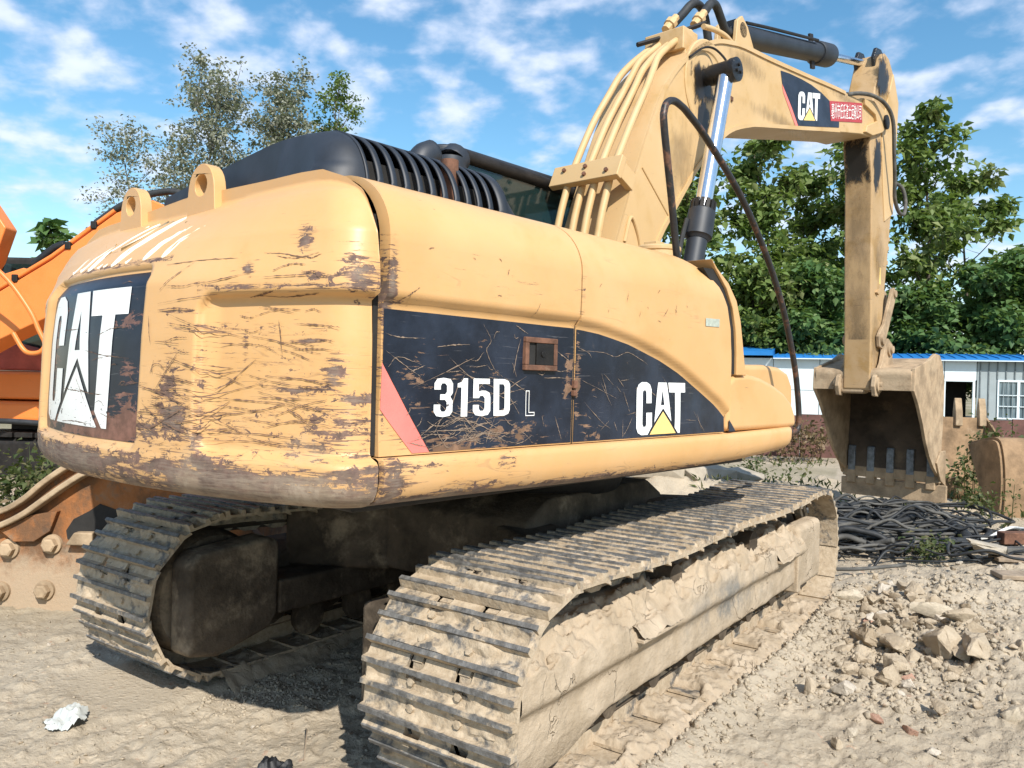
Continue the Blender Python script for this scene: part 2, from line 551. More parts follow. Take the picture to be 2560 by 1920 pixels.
def leaf_mat(name, c1, c2, c3, trans=.3):
    b = NB(name)
    rnd = b.attr('tint')
    col = b.mix(b.step(rnd, 0., .55), c1, c2)
    col = b.mix(b.step(rnd, .55, 1.), col, c3)
    b.fin(col, .55, 0, None, .3)
    tr = b.add('ShaderNodeBsdfTranslucent', {'Color': b.mix(.5, col, (.2, .3, .03))})
    mx = b.add('ShaderNodeMixShader', {0: trans, 1: b.bsdf.outputs[0], 2: tr.outputs[0]})
    b.t.links.new(mx.outputs[0], b.out.inputs[0])
    return b.mat


M['leaf'] = leaf_mat('broad_green_leaf', (.085, .145, .036), (.165, .23, .068), (.28, .31, .14), .38)
M['leaf_dark'] = leaf_mat('deep_green_leaf', (.055, .125, .042), (.105, .19, .062), (.18, .25, .10), .36)
M['leaf_grey'] = leaf_mat('grey_green_poplar_leaf', (.19, .205, .15), (.29, .30, .24), (.40, .40, .34), .3)
M['leaf_weed'] = leaf_mat('dusty_weed_leaf', (.05, .075, .025), (.09, .11, .04), (.17, .15, .08))
M['leaf_dry'] = leaf_mat('dry_brown_leaf', (.11, .07, .035), (.16, .11, .06), (.2, .15, .09), .15)

# rust plate: orange paint left in patches, brown rust, dust settled low down
b = NB('weathered_orange_bucket_plate')
p = b.pos()
n1 = b.noise(p, 3.2, 7, .68, .4); n2 = b.noise(b.map(p, loc=(5, 2, 1)), 9, 7, .72, .3); pz = b.sep(p)[2]
c = b.mix(b.step(n1, .42, .6), (.16, .085, .045), (.31, .125, .045))
c = b.mix(b.step(n2, .5, .68), c, (.10, .058, .036))
dm = b.m('ADD', b.m('MULTIPLY', b.step(pz, .55, -.02), .42), b.m('MULTIPLY_ADD', n2, .5, b.m('MULTIPLY', n1, .5)))
c = b.mix(b.m('MULTIPLY', b.step(dm, .5, .82), .9), c, (.40, .31, .215))
M['rust_plate'] = b.fin(c, .85, 0, b.bump(b.m('ADD', n2, b.noise(p, 50, 4, .7)), .5, .01), .2)
# smear of grease or soot with a ragged edge
b = NB('ragged_grease_film')
f_ = b.attr('fade'); v = b.coord()
a_ = b.step(b.m('ADD', f_, b.m('MULTIPLY_ADD', b.noise(b.map(v, (1, 1, .55)), 11, 7, .72, .5), 1.3, -.65)), .38, .6)
b.fin((.012, .011, .011), .4, 0, None, .5)
b.put(b.bsdf.inputs['Alpha'], b.m('MULTIPLY', a_, .93))
M['grease_film'] = b.mat
b = NB('ragged_dirt_film')
f_ = b.attr('fade'); v = b.coord()
a_ = b.step(b.m('ADD', f_, b.m('MULTIPLY_ADD', b.noise(b.map(v, (1, 1, .4)), 15, 9, .8, .3), 1.6, -.8)), .3, 1.05)
b.fin((.15, .115, .075), .8, 0, None, .2)
b.put(b.bsdf.inputs['Alpha'], b.m('MULTIPLY', a_, .36))
M['dirt_film'] = b.mat

# glass
b = NB('tinted_cab_glass')
b.fin((.02, .05, .05), .08, 0, None, .6)
b.bsdf.inputs['Transmission Weight'].default_value = .55
b.bsdf.inputs['Alpha'].default_value = .9
M['glass'] = b.mat
b = NB('site_window_glass')
v = b.coord()
b.fin(b.mix(b.step(b.noise(b.map(v, (9, 9, .5)), 1.4, 3), .4, .6), (.055, .09, .11), (.16, .22, .25)), .12, 0, None, .5)
M['pane'] = b.mat

# track shoe: dark worn steel, grousers polished, dried mud between
b = NB('muddy_track_steel')
v = b.coord(); p = b.pos()
lx, ly, lz = b.sep(v)
n = b.noise(p, 7, 6, .68, .3)
n2 = b.noise(b.map(p, loc=(3, 1, 7)), 30, 5, .65)
steel = b.mix(b.step(n2, .35, .7), (.04, .05, .06), (.13, .14, .15))
dustm = b.m('ADD', b.m('MULTIPLY', n, 1.), b.m('MULTIPLY', n2, .22))
top = b.step(lz, .017, .024)
mask = b.step(b.m('SUBTRACT', dustm, b.m('MULTIPLY', top, .2)), .45, .59)
mask = b.m('MULTIPLY_ADD', mask, .82, .15)
col = b.mix(mask, steel, b.mix(b.step(n2, .3, .7), (.35, .27, .18), (.47, .38, .27)))
M['shoe'] = b.fin(col, b.m('MULTIPLY_ADD', mask, .4, .48), 0, b.bump(b.m('ADD', n2, b.noise(p, 90, 3)), .5, .006), .4)

# dried mud with cracks (undercarriage crust)
b = NB('cracked_mud_crust')
p = b.pos()
ny, = [b.sep(p)[1]]
n = b.noise(p, 6, 7, .65); n2 = b.noise(p, 40, 5, .7)
pw = b.add('ShaderNodeVectorMath', {0: p, 1: b.add('ShaderNodeVectorMath', {0: b.noise(p, 9, 3, .6, out=1), 3: .12}, operation='SCALE').outputs[0]}, operation='ADD').outputs[0]
cr = b.m('SUBTRACT', 1., b.step(b.vor(pw, 6, 'DISTANCE_TO_EDGE'), .004, .02))
cr = b.m('MULTIPLY', cr, b.step(b.noise(p, 3, 3), .52, .62))
col = b.mix(b.step(n, .3, .72), (.34, .27, .19), (.455, .37, .272))
col = b.mix(b.m('MULTIPLY', b.attr('bare'), b.step(b.noise(b.map(p, (1, 1, .8)), 5, 7, .75), .4, .62)), col, (.19, .18, .16))
col = b.mix(b.m('MULTIPLY', cr, .5), col, (.2, .15, .1))
h = b.m('ADD', b.m('MULTIPLY', n, 1.), b.m('MULTIPLY', n2, .35))
h = b.m('SUBTRACT', h, b.m('MULTIPLY', cr, .6))
M['crust'] = b.fin(col, .95, 0, b.bump(h, .8, .02), .1)

# ground
b = NB('dry_earth')
p = b.pos()
big = b.noise(p, .55, 4, .6); mid = b.noise(p, 3.6, 6, .68, .2); fin_ = b.noise(p, 26, 6, .7); grit = b.noise(p, 110, 4, .7)
col = b.mix(b.step(big, .35, .65), (.355, .30, .225), (.425, .362, .275))
col = b.mix(b.m('MULTIPLY', b.step(mid, .45, .7), .6), col, (.49, .408, .30))
col = b.mix(b.m('MULTIPLY', b.step(fin_, .5, .75), .5), col, (.27, .21, .14))
col = b.mix(b.m('MULTIPLY', b.step(grit, .62, .75), .45), col, (.56, .49, .39))
col = b.mix(b.m('MULTIPLY', b.step(b.noise(p, 18, 2, .5), .68, .74), .4), col, (.42, .24, .16))
col = b.mix(b.m('MULTIPLY', b.attr('weedy'), .65), col, (.12, .12, .05))
h = b.m('ADD', b.m('MULTIPLY', mid, .6), b.m('ADD', b.m('MULTIPLY', fin_, .7), b.m('MULTIPLY', grit, .28)))
pv_ = b.vor(b.map(p, (1, 1, 1)), 34, 'F1')
h = b.m('ADD', h, b.m('MULTIPLY', b.step(pv_, .0, .5), -.25))
M['ground'] = b.fin(col, .95, 0, b.bump(h, .75, .022), .1)

# stones: tone varies by object
b = NB('dusty_stone')
p = b.pos()
rnd = b.add('ShaderNodeObjectInfo').outputs['Random']
n = b.noise(p, 14, 6, .68)
c = b.mix(b.step(rnd, 0., .6), (.32, .25, .17), (.42, .345, .25))
c = b.mix(b.m('GREATER_THAN', rnd, .86), c, (.5, .45, .38))
c = b.mix(b.step(n, .3, .75), b.mix(.28, c, (.2, .15, .1)), b.mix(.3, c, (.55, .47, .36)))
M['stone'] = b.fin(c, .95, 0, b.bump(b.m('ADD', n, b.noise(p, 70, 4, .7)), .7, .012), .1)
M['brick'] = simple('broken_red_brick', (.42, .255, .185), .95, 0, .2, 12, .6, .45, (.46, .34, .25), .01, .1)
M['pale_stone'] = simple('pale_limestone', (.47, .405, .31), .95, 0, .15, 8, .5, .35, (.48, .4, .3), .012, .1)


def big_mesh(name, V, F):
    """fast mesh from arrays: F is (n, k)"""
    V = np.asarray(V, np.float32); F = np.asarray(F, np.int32)
    me = bpy.data.meshes.new(name)
    k = F.shape[1]
    me.vertices.add(len(V)); me.vertices.foreach_set('co', V.ravel())
    me.loops.add(F.size); me.loops.foreach_set('vertex_index', F.ravel())
    me.polygons.add(len(F)); me.polygons.foreach_set('loop_start', np.arange(0, F.size, k, dtype=np.int32))
    me.polygons.foreach_set('loop_total', np.full(len(F), k, np.int32))
    me.update(calc_edges=True)
    return me


# ------------------------------------------------------------------ ground
def gauss(x, y, cx, cy, sx, sy, a=0.):
    c, s = math.cos(a), math.sin(a)
    u = (x - cx) * c + (y - cy) * s; v = -(x - cx) * s + (y - cy) * c
    return np.exp(-.5 * ((u / sx) ** 2 + (v / sy) ** 2))


BANK_A = L2W(.235 * 11.2, 11.2)[:2]; BANK_B = L2W(.60 * 9.0, 9.0)[:2]


def ground_h(x, y):
    x = np.asarray(x, float); y = np.asarray(y, float)
    d = np.hypot(x - CAM[0], y - CAM[1])
    near = 1 - sstep(9, 22, d)
    rub = gauss(x, y, 1.5, -1.9, .6, .38) + .6 * gauss(x, y, 4.2, -2.5, 1.6, .7) + .2 * gauss(x, y, .4, -2.6, .9, .4)
    h = .03 * fbm(x * 1.1, y * 1.1, 3, 15) * (1 - sstep(-1.9, -1.5, y)) + .05 * fbm(x * .5, y * .5, 3, 3) + .022 * fbm(x * 2.6, y * 2.6, 4, 9) * near
    clod = np.abs(fbm(x * 7, y * 7, 4, 21, .6))
    h = h + near * (.02 + .05 * np.clip(rub, 0, 1)) * (clod * 1.6 - .3) + near * .006 * fbm(x * 30, y * 30, 3, 31, .6)
    h = h + .08 * gauss(x, y, 1.6, -1.95, .8, .4, .08) + .16 * gauss(x, y, 4.2, -2.4, 1.5, .55) + .10 * gauss(x, y, .9, -2.75, .8, .3)
    h = h + .34 * gauss(x, y, *BANK_A, 1.7, .7, -.9) * (.7 + 1.2 * fbm(x * 1.7, y * 1.7, 4, 51)) + .16 * gauss(x, y, *BANK_B, 1.5, .6, -.9) * (1 + 1.5 * fbm(x * 2.3, y * 2.3, 4, 53))
    # mud pushed up along the right track
    h = h + .085 * sstep(-2.05, -1.8, x) * (1 - sstep(1.9, 2.3, x)) * np.exp(-.5 * ((y + 1.30) / .10) ** 2)
    h = h - .05 * gauss(x, y, -1.55, .25, .5, .45)
    # under the tracks the ground is pressed flat
    on = (1 - sstep(.30, .40, np.abs(np.abs(y) - .995))) * (1 - sstep(1.9, 2.15, np.abs(x)))
    h = h * (1 - on) - .012 * on
    return h * (1 - .8 * sstep(14, 40, d))


NT_IN, NT_OUT = 560, 110
half = math.radians(44)
th = np.concatenate([np.linspace(-half, half, NT_IN, endpoint=False), np.linspace(half, 2 * PI - half, NT_OUT, endpoint=False)]) + YAW
rr = np.concatenate([np.linspace(.15, 1.7, 20, endpoint=False), np.geomspace(1.7, 13, 460, endpoint=False), np.geomspace(13, 900, 60)])
RRm, THm = np.meshgrid(rr, th, indexing='ij')
gx = CAM[0] + RRm * np.cos(THm); gy = CAM[1] + RRm * np.sin(THm)
gz = ground_h(gx, gy)
nt = len(th); nr = len(rr)
idx = np.arange(nr * nt).reshape(nr, nt)
F = np.stack([idx[:-1], np.roll(idx, -1, 1)[:-1], np.roll(idx, -1, 1)[1:], idx[1:]], -1).reshape(-1, 4)[:, ::-1]
V = np.stack([gx, gy, gz], -1).reshape(-1, 3)
V = np.concatenate([V, [[CAM[0], CAM[1], 0.]]])
me = big_mesh('ground', V, F)
bmc = len(V) - 1
weedy = np.concatenate([(sstep(11, 16, RRm) * .6 * (fbm(gx * .5, gy * .5, 4, 5) > -.05) + sstep(16, 30, RRm) * .4
                         + gauss(gx, gy, -1.9, 4.2, 1.2, 1.0) * .8).clip(0, 1).ravel(), [0]])
fattr(me, 'weedy', weedy)
g = link('ground', me, M['ground'], smooth=180)
tag(g, kind='structure')

# ------------------------------------------------------------------ the excavator
EXC = empty('excavator', (0, 0, 0))
tag(EXC, 'big worn yellow excavator with scratched counterweight standing on muddy tracks', 'excavator')


def body(mb, name, mat, parent=None, **kw):
    """a part of the slewed upper structure (coordinates along the house)"""
    if parent is None:
        return mb.build(name, mat, EXC, SWING, **kw)
    return mb.build(name, mat, parent, 0., **kw)


# ---- counterweight
CW_PROF = [(.95, 1.13), (.5, 1.115), (.3, 1.10), (.15, 1.088), (.08, 1.09), (.045, 1.1), (.02, 1.118), (.006, 1.14), (0, 1.165), (0, 1.19), (-.002, 1.212)]
CW_PROF += [(0, z) for z in np.arange(1.222, 1.60, .0115)]
_pf = np.array([[0.0, 1.6], [0.011, 1.814], [0.03, 1.932], [0.062, 1.997], [0.087, 2.041], [0.114, 2.075], [0.2, 2.125], [0.339, 2.172], [0.475, 2.18], [0.6, 2.182], [0.834, 2.183], [1.0, 2.184]])
CW_PROF += [(float(np.interp(z, _pf[:, 1], _pf[:, 0])), z) for z in np.arange(1.601, 1.925, .0115)]
_t = np.linspace(0, len(_pf) - 3, 48)
CW_PROF += [(float(np.interp(t, np.arange(len(_pf) - 2), _pf[2:, 0])), float(np.interp(t, np.arange(len(_pf) - 2), _pf[2:, 1]))) for t in _t]
CW_PROF = np.array(CW_PROF)


def cw_full(y, z, d):
    """the back leans in towards the middle; the shoulders stay square"""
    q = np.minimum(np.abs(y) / 1.235, 1)
    top = np.clip((np.asarray(z, float) - 1.5) / .1, 0, 1)
    dd = np.where(top > 0, d * (1 - .056 * q ** 5), d) + (.02 + .05 * np.clip(np.asarray(z) - 1.3, 0, None) + .624 * np.clip(np.asarray(z) - 1.78, 0, .3)) * (1 - q ** 2)
    zz = np.where(np.asarray(z) > 1.7, 1.7 + (np.asarray(z) - 1.7) * (1 - .045 * q ** 2), z)
    return dd, zz


def cw_inset(y, z):
    q = min(abs(y) / 1.235, 1)
    z0 = 1.7 + (z - 1.7) / (1 - .045 * q * q) if z > 1.7 else z
    d = float(np.interp(z0, CW_PROF[10:, 1], CW_PROF[10:, 0]))
    return float(cw_full(y, z0, d)[0])


def cw_recess(y, z):
    ys = np.abs(y - .10); y = np.abs(y)
    def sd(cx, cz, hx, hz, r, y=y):
        qx = np.abs(y - cx) - hx + r; qz = np.abs(z - cz) - hz + r
        return np.hypot(np.maximum(qx, 0), np.maximum(qz, 0)) + np.minimum(np.maximum(qx, qz), 0) - r
    a = sstep(0, .014, -sd(0, 1.538, .54, .313, .06, ys)) * .03
    s2 = sd(1.7, 1.483, 1.0, .257, .07)
    edge = sstep(.70, .80, y)
    b_ = sstep(0, .026, -s2) * (.02 + .022 * edge)
    return a + b_


def cw_plan(t, d):
    R = 2.48 - d; yl = max(1.235 - d, .2); r = .15
    r = min(r, yl * .8)
    cx = -math.sqrt((R - r) ** 2 - (yl - r) ** 2)
    tc = math.atan2(yl - r, -cx)
    sgn = 1 if t >= .5 else -1
    q = abs(t - .5) * 2
    if q < .84:
        a = q / .84 * tc
        x, y = -R * math.cos(a), R * math.sin(a)
    elif q < .97:
        a = tc + (q - .84) / .13 * (PI / 2 - tc)
        x, y = cx - r * math.cos(a), (yl - r) + r * math.sin(a)
    else:
        x, y = cx + (q - .97) / .03 * max(-2.055 - cx, 0), yl
    return min(x, -2.055), sgn * y


def blobs(y, z, lst):
    w = np.zeros_like(y)
    for cy, cz, ry, rz, s in lst:
        w = np.maximum(w, s * np.exp(-((y - cy) / ry) ** 2 - ((z - cz) / rz) ** 2))
    return w


CW_WEAR = [(-.90, 1.81, .03, .025, .75), (-.89, 1.58, .018, .09, .6), (-1.12, 1.59, .06, .012, .8), (-1.18, 1.49, .035, .08, .75),
           (-1.07, 1.44, .16, .022, .7), (-1.22, 1.42, .05, .022, .8), (-1.12, 1.775, .08, .02, .7), (-1.22, 1.79, .03, .08, .75),
           (-.60, 1.45, .08, .16, .62), (-.62, 1.34, .12, .12, .75), (-1.16, 1.34, .12, .09, .62), (-1.1, 1.27, .3, .06, .5),
           (-1.09, 1.89, .035, .06, .72), (-.72, 1.34, .035, .3, .55), (-.9, 1.33, .2, .09, .42), (-.8, 1.63, .15, .02, .5), (-.62, 1.68, .12, .012, .6),
           (-.5, 1.3, .1, .08, .7), (-.25, 1.29, .4, .05, .7), (-.95, 1.62, .3, .03, .42), (-1.0, 1.52, .3, .12, .3), (-.75, 1.76, .06, .012, .6)]
NU = 320
tt = np.linspace(0, 1, NU)
P = np.zeros((NU, len(CW_PROF), 3)); wear = np.zeros((NU, len(CW_PROF))); dust_ = np.zeros_like(wear)
for j, (d, z) in enumerate(CW_PROF):
    y0_ = np.array([cw_plan(t, 0.)[1] for t in tt])
    dd_, zz_ = cw_full(y0_, z, d)
    rec = cw_recess(y0_, zz_) if 1.2 < z < 1.95 else 0
    pl = np.array([cw_plan(t, r_) for t, r_ in zip(tt, np.minimum(dd_ + rec, 1.2))])
    P[:, j, 0] = pl[:, 0]; P[:, j, 1] = pl[:, 1]; P[:, j, 2] = zz_
    y = y0_; zq = zz_ * np.ones(NU)
    w = blobs(y, zq, CW_WEAR)
    w = np.maximum(w, (.78 + .5 * fbm(y * 3, zq * 9, 4, 7)) * (1 - sstep(1.195, 1.245, zq + .03 * fbm(y * 8, zq * 8, 3, 3))))
    w = np.maximum(w, .62 * np.exp(-((zq - 1.75) / .014) ** 2) * (np.abs(y) > .7))
    w = np.maximum(w, .6 * np.exp(-((zq - 1.868) / .016) ** 2) * (np.abs(y) < .52))
    w = np.maximum(w, .3 * (1 - sstep(1.25, 1.5, zq)))
    wear[:, j] = w
    dd = .55 * (1 - sstep(1.1, 1.2, zq)) + .55 * np.exp(-((y + .70) / .05) ** 2) * (1 - sstep(1.3, 1.42, zq)) \
        + .6 * np.exp(-((y + 1.1) / .12) ** 2) * (1 - sstep(1.26, 1.36, zq)) + .25 * sstep(2.0, 2.12, zq)
    dust_[:, j] = dd
P[..., 0] += .003 * fbm(P[..., 1] * 3, P[..., 2] * 3, 2, 8)
mb = MB().grid(P)
cwo = body(mb, 'counterweight', M['yellow'], fix=False, smooth=180)
fattr(cwo.data, 'wear', wear.ravel()); fattr(cwo.data, 'dust', dust_.ravel())
bm = bmesh.new(); bm.from_mesh(cwo.data); bmesh.ops.recalc_face_normals(bm, faces=bm.faces[:]); bm.to_mesh(cwo.data); bm.free()
mb = MB().prism([(x, y) for x, y in [(-2.053, -1.1), (-2.053, 1.1), (-2.12, .9), (-2.2, .4), (-2.2, -.4), (-2.12, -.9)]], 1.14, 1.98, axis='z')
body(mb, 'core', M['interior'], cwo)


def cw_surf(y, z, off=.003):
    R = 2.48 - cw_inset(y, z) - float(cw_recess(np.float64(y), np.float64(z))) + off
    return (-math.sqrt(max(R * R - y * y, .01)), y, z)


def rrect(x0, y0, x1, y1, r, n=6):
    p = []
    for cx, cy, a in ((x1 - r, y0 + r, -PI / 2), (x1 - r, y1 - r, 0), (x0 + r, y1 - r, PI / 2), (x0 + r, y0 + r, PI)):
        for i in range(n + 1):
            t = a + PI / 2 * i / n
            p.append((cx + r * math.cos(t), cy + r * math.sin(t)))
    return p


fn_cw = lambda u, v: cw_surf(-u, v, .0025)
o = wrap(flat_polys([rrect(-.615, 1.247, .415, 1.828, .045)]), fn_cw, 'rear_panel_film', M['decal_rear'], cwo)
fattr(o.data, 'wear', [blobs(np.array([-v.co.y]), np.array([v.co.z]), [(.2, 1.28, .6, .06, .6), (.32, 1.36, .12, .1, .45), (.30, 1.48, .07, .04, .55), (.28, 1.66, .12, .015, .5), (-.5, 1.5, .2, .4, .42)])[0] for v in o.data.vertices])

LOGO_C = [(.30, .60), (.30, .86), (.265, .955), (.2, 1), (.1, 1), (.035, .955), (0, .86), (0, .14), (.03, .045), (.095, 0), (.215, 0), (.275, .105), (.31, .16),
          (.31, .42), (.19, .42), (.19, .2), (.175, .155), (.13, .155), (.115, .2), (.115, .8), (.13, .845), (.175, .845), (.19, .8), (.19, .60)]
LOGO_A = [(.43, 1), (.605, 1), (.695, .235), (.53, .5), (.358, .225)]
LOGO_A2 = [(.517, .86), (.552, .56), (.484, .56)]
LOGO_T = [(.635, 1), (1, 1), (1, .81), (.89, .81), (.89, 0), (.845, 0), (.77, .115), (.77, .81), (.652, .81)]
LOGO_TRI = [(.53, .435), (.80, 0), (.26, 0)]


def logo(fn, parent, x0, z0, w, h, tri_mat, rz=0., white='decal_white', step=.03, wear=0.):
    sc = lambda p: [(x0 + a * w, z0 + c * h) for a, c in p]
    lo = wrap(flat_polys([sc(LOGO_C), sc(LOGO_A), sc(LOGO_A2), sc(LOGO_T)]), fn, 'maker_lettering', M[white], parent, rz, step)
    tr = wrap(flat_polys([sc(LOGO_TRI)]), fn, 'maker_triangle', M[tri_mat], parent, rz, step)
    if wear:
        for q in (lo, tr): fattr(q.data, 'wear', [wear * (1 - float(sstep(z0, z0 + h * .55, v.co.z))) for v in q.data.vertices])
    return lo


logo(lambda u, v: cw_surf(-u, v, .0045), cwo, -.545, 1.282, .83, .495, 'decal_white', wear=.3)
# hand painted number across the shoulder of the counterweight
DIG = {'8': [[(.62, .55), (.85, .8), (.7, 1), (.42, .86), (.5, .58), (.34, .3), (.2, .05), (.02, .05), (.06, .3), (.34, .5), (.62, .55)]],
       '0': [[(.5, 1), (.75, .9), (.55, .3), (.25, 0), (.05, .1), (.2, .6), (.5, 1)]],
       '1': [[(.5, .8), (.72, 1), (.1, 0)]],
       '6': [[(.75, 1), (.4, .7), (.1, .2), (.1, .02), (.3, .02), (.45, .25), (.3, .4), (.12, .3)]],
       '5': [[(.9, 1), (.6, 1), (.45, .65), (.6, .55), (.55, .3), (.3, .03), (.05, .08)]],
       'M': [[(.0, 0), (.35, 1), (.4, .35), (.75, 1), (.6, 0)]]}
mb = MB()
u = -.56
for ch in '1556M0188':
    wd = .10
    for st in DIG[ch]:
        q = spline([(a * wd, c) for a, c in st], 6) if ch not in '1M' else np.array([(a * wd, c) for a, c in st])
        pts = []
        for a, c in q:
            uu = u + a + .07 * (c - .5); z = 1.872 + .20 * c
            pts.append(cw_surf(-uu, z, .004))
        # ribbon stroke
        pts = np.array(pts); n = len(pts)
        T = np.gradient(pts, axis=0); T /= np.linalg.norm(T, axis=1)[:, None]
        Nn = pts * np.array([1, 1, 0]); Nn /= np.linalg.norm(Nn, axis=1)[:, None]
        B = np.cross(T, Nn); wdt = .0085 + .0018 * np.sin(np.arange(n) * 1.3)[:, None]
        mb.grid(np.stack([pts - B * wdt, pts + Nn * .001, pts + B * wdt], 1))
    u += .122
body(mb, 'painted_number', M['cream_film'], cwo, smooth=180)
for s in (-1, 1):
    mb = MB()
    cy, cz = s * .32 + .165, 2.185
    arch = [(cy - .12, 1.98), (cy - .104, cz)] + [(cy + .102 * math.cos(a), cz + .10 * math.sin(a)) for a in np.linspace(PI, 0, 13)][1:-1] + [(cy + .104, cz), (cy + .12, 1.98)]
    hole = [(cy + .048 * math.cos(a), cz + .018 + .042 * math.sin(a)) for a in np.linspace(0, 2 * PI, 16, endpoint=False)]
    me = flat_polys([arch, hole])
    bm = bmesh.new(); bm.from_mesh(me)
    r = bmesh.ops.extrude_face_region(bm, geom=bm.faces[:])
    bmesh.ops.translate(bm, verts=[q for q in r['geom'] if isinstance(q, bmesh.types.BMVert)], vec=(0, 0, .05))
    for vv in bm.verts: vv.co = Vector((-2.085 + vv.co.z, vv.co.x, vv.co.y))
    bmesh.ops.recalc_face_normals(bm, faces=bm.faces[:])
    m2 = bpy.data.meshes.new('lifting_eye'); bm.to_mesh(m2); bm.free()
    link('lifting_eye', m2, M['yellow'], cwo, bevel=.006)

# ---- right hand side doors
ZB, ZV, ZTOP, RTOP = 1.247, 1.90, 2.12, .22


def crease1(x): return 1.70 - .004 * (x + 1.5)


ARCH = np.array([(-1.1, 1.692), (-.96, 1.682), (-.74, 1.648), (-.5, 1.594), (-.32, 1.534), (-.13, 1.458), (.05, 1.378), (.15, 1.312), (.235, 1.235), (.4, 1.1)])


def crease2(x): return np.interp(x, ARCH[:, 0], ARCH[:, 1])


def dents(x, z):
    return .009 * fbm(x * 2.1, z * 2.6, 2, 41) + .005 * fbm(x * 6, z * 6, 2, 44)


def side_y(x, z, crease):
    s = sstep(0, .04, z - crease(x))
    return -1.21 - .030 * s + dents(x, z) * (1 - .4 * s)


def door(name, x0, x1fn, crease, nu, mat):
    zs = list(np.arange(ZB, ZV, .012)) + [ZV]
    arc = np.linspace(0, math.radians(86), 12)[1:]
    cols = [-.0, .0] + list(np.linspace(0, 1, nu)) + [1.0]
    P = []
    for ci, u in enumerate(cols):
        inn = .05 if ci in (0, len(cols) - 1) else (.0)
        row = []
        for z in zs:
            x = x0 + (x1fn(z) - x0) * u
            row.append((x, side_y(x, z, crease) + inn, z))
        for a in arc:
            z = ZV + RTOP * math.sin(a)
            x = x0 + (x1fn(z) - x0) * u
            row.append((x, side_y(x, ZV, crease) + RTOP * (1 - math.cos(a)) * 1.15 + inn, z + .012 * math.sin(x * 4) * 0))
        z = ZTOP
        x = x0 + (x1fn(z) - x0) * u
        row.append((x, -.75, ZTOP + .004))
        row.insert(0, (row[0][0], row[0][1] + .05, row[0][2]))
        P.append(row)
    mb = MB().grid(np.array(P))
    o = body(mb, name, mat, fix=False, smooth=50)
    bm = bmesh.new(); bm.from_mesh(o.data)
    bmesh.ops.recalc_face_normals(bm, faces=bm.faces[:])
    if sum(f.normal.y * f.calc_area() for f in bm.faces) > 0: bmesh.ops.reverse_faces(bm, faces=bm.faces[:])
    bm.to_mesh(o.data); bm.free()
    return o


xe = lambda z: float(np.interp(z, [1.2, 1.4, 1.53, 1.65, 1.76, 1.87, 1.96, 2.05, 2.1, 2.12], [.12, .135, .14, .136, .12, .08, .01, -.11, -.2, -.27]))
door_a = door('rear_door', -2.033, lambda z: -1.105, crease1, 70, M['yellow'])
door_b = door('front_door', -1.097, xe, crease2, 80, M['yellow'])
for o, lst in ((door_a, [(-2.02, 1.75, .03, .16, .8), (-2.02, 1.5, .02, .3, .6), (-1.11, 1.55, .02, .25, .55), (-1.98, 1.72, .1, .012, .5), (-1.4, 1.8, .5, .08, .2), (-1.95, 1.3, .1, .06, .4)]),
               (door_b, [(-1.09, 1.8, .02, .2, .4), (-1.09, 1.5, .015, .2, .6)])):
    co = np.array([v.co for v in o.data.vertices])
    fattr(o.data, 'wear', blobs(co[:, 0], co[:, 2], lst))
    fattr(o.data, 'dust', .25 * sstep(2.02, 2.12, co[:, 2]))
fa = lambda u, v, k=.0025: (u, side_y(u, v, crease1) - k, v)
fb = lambda u, v, k=.0025: (u, side_y(u, v, crease2) - k, v)
z_b = 1.252
o = wrap(flat_polys([[(-2.027, 1.693), (-1.109, 1.69), (-1.109, z_b), (-1.832, z_b), (-2.027, 1.53)]]), fa, 'door_film', M['decal_black'], door_a)
fattr(o.data, 'wear', [blobs(np.array([v.co.x]), np.array([v.co.z]), [(-1.75, 1.28, .3, .05, .5), (-1.4, 1.3, .35, .09, .35), (-1.13, 1.5, .03, .12, .55), (-1.9, 1.45, .1, .12, .35), (-1.6, 1.55, .3, .1, .2), (-1.75, 1.25, .5, .03, .6)])[0] for v in o.data.vertices])
wrap(flat_polys([[(-2.03, 1.545), (-2.0295, 1.53), (-1.834, z_b), (-1.905, z_b), (-2.03, 1.39)]]), fa, 'pink_stripe', M['pinkstripe'], door_a)
pb = [(-1.094, 1.687)] + [(x, crease2(x) - .003) for x in np.linspace(-1.05, .125, 24)] + [(.125, z_b), (-1.094, z_b)]
o = wrap(flat_polys([pb]), fb, 'door_film', M['decal_black'], door_b)
fattr(o.data, 'wear', [blobs(np.array([v.co.x]), np.array([v.co.z]), [(-1.08, 1.5, .025, .2, .6), (-1.0, 1.3, .1, .06, .35)])[0] for v in o.data.vertices])
logo(lambda u, v: fb(u, v, .005), door_b, -.665, 1.262, .40, .228, 'yellow_film', wear=.12)
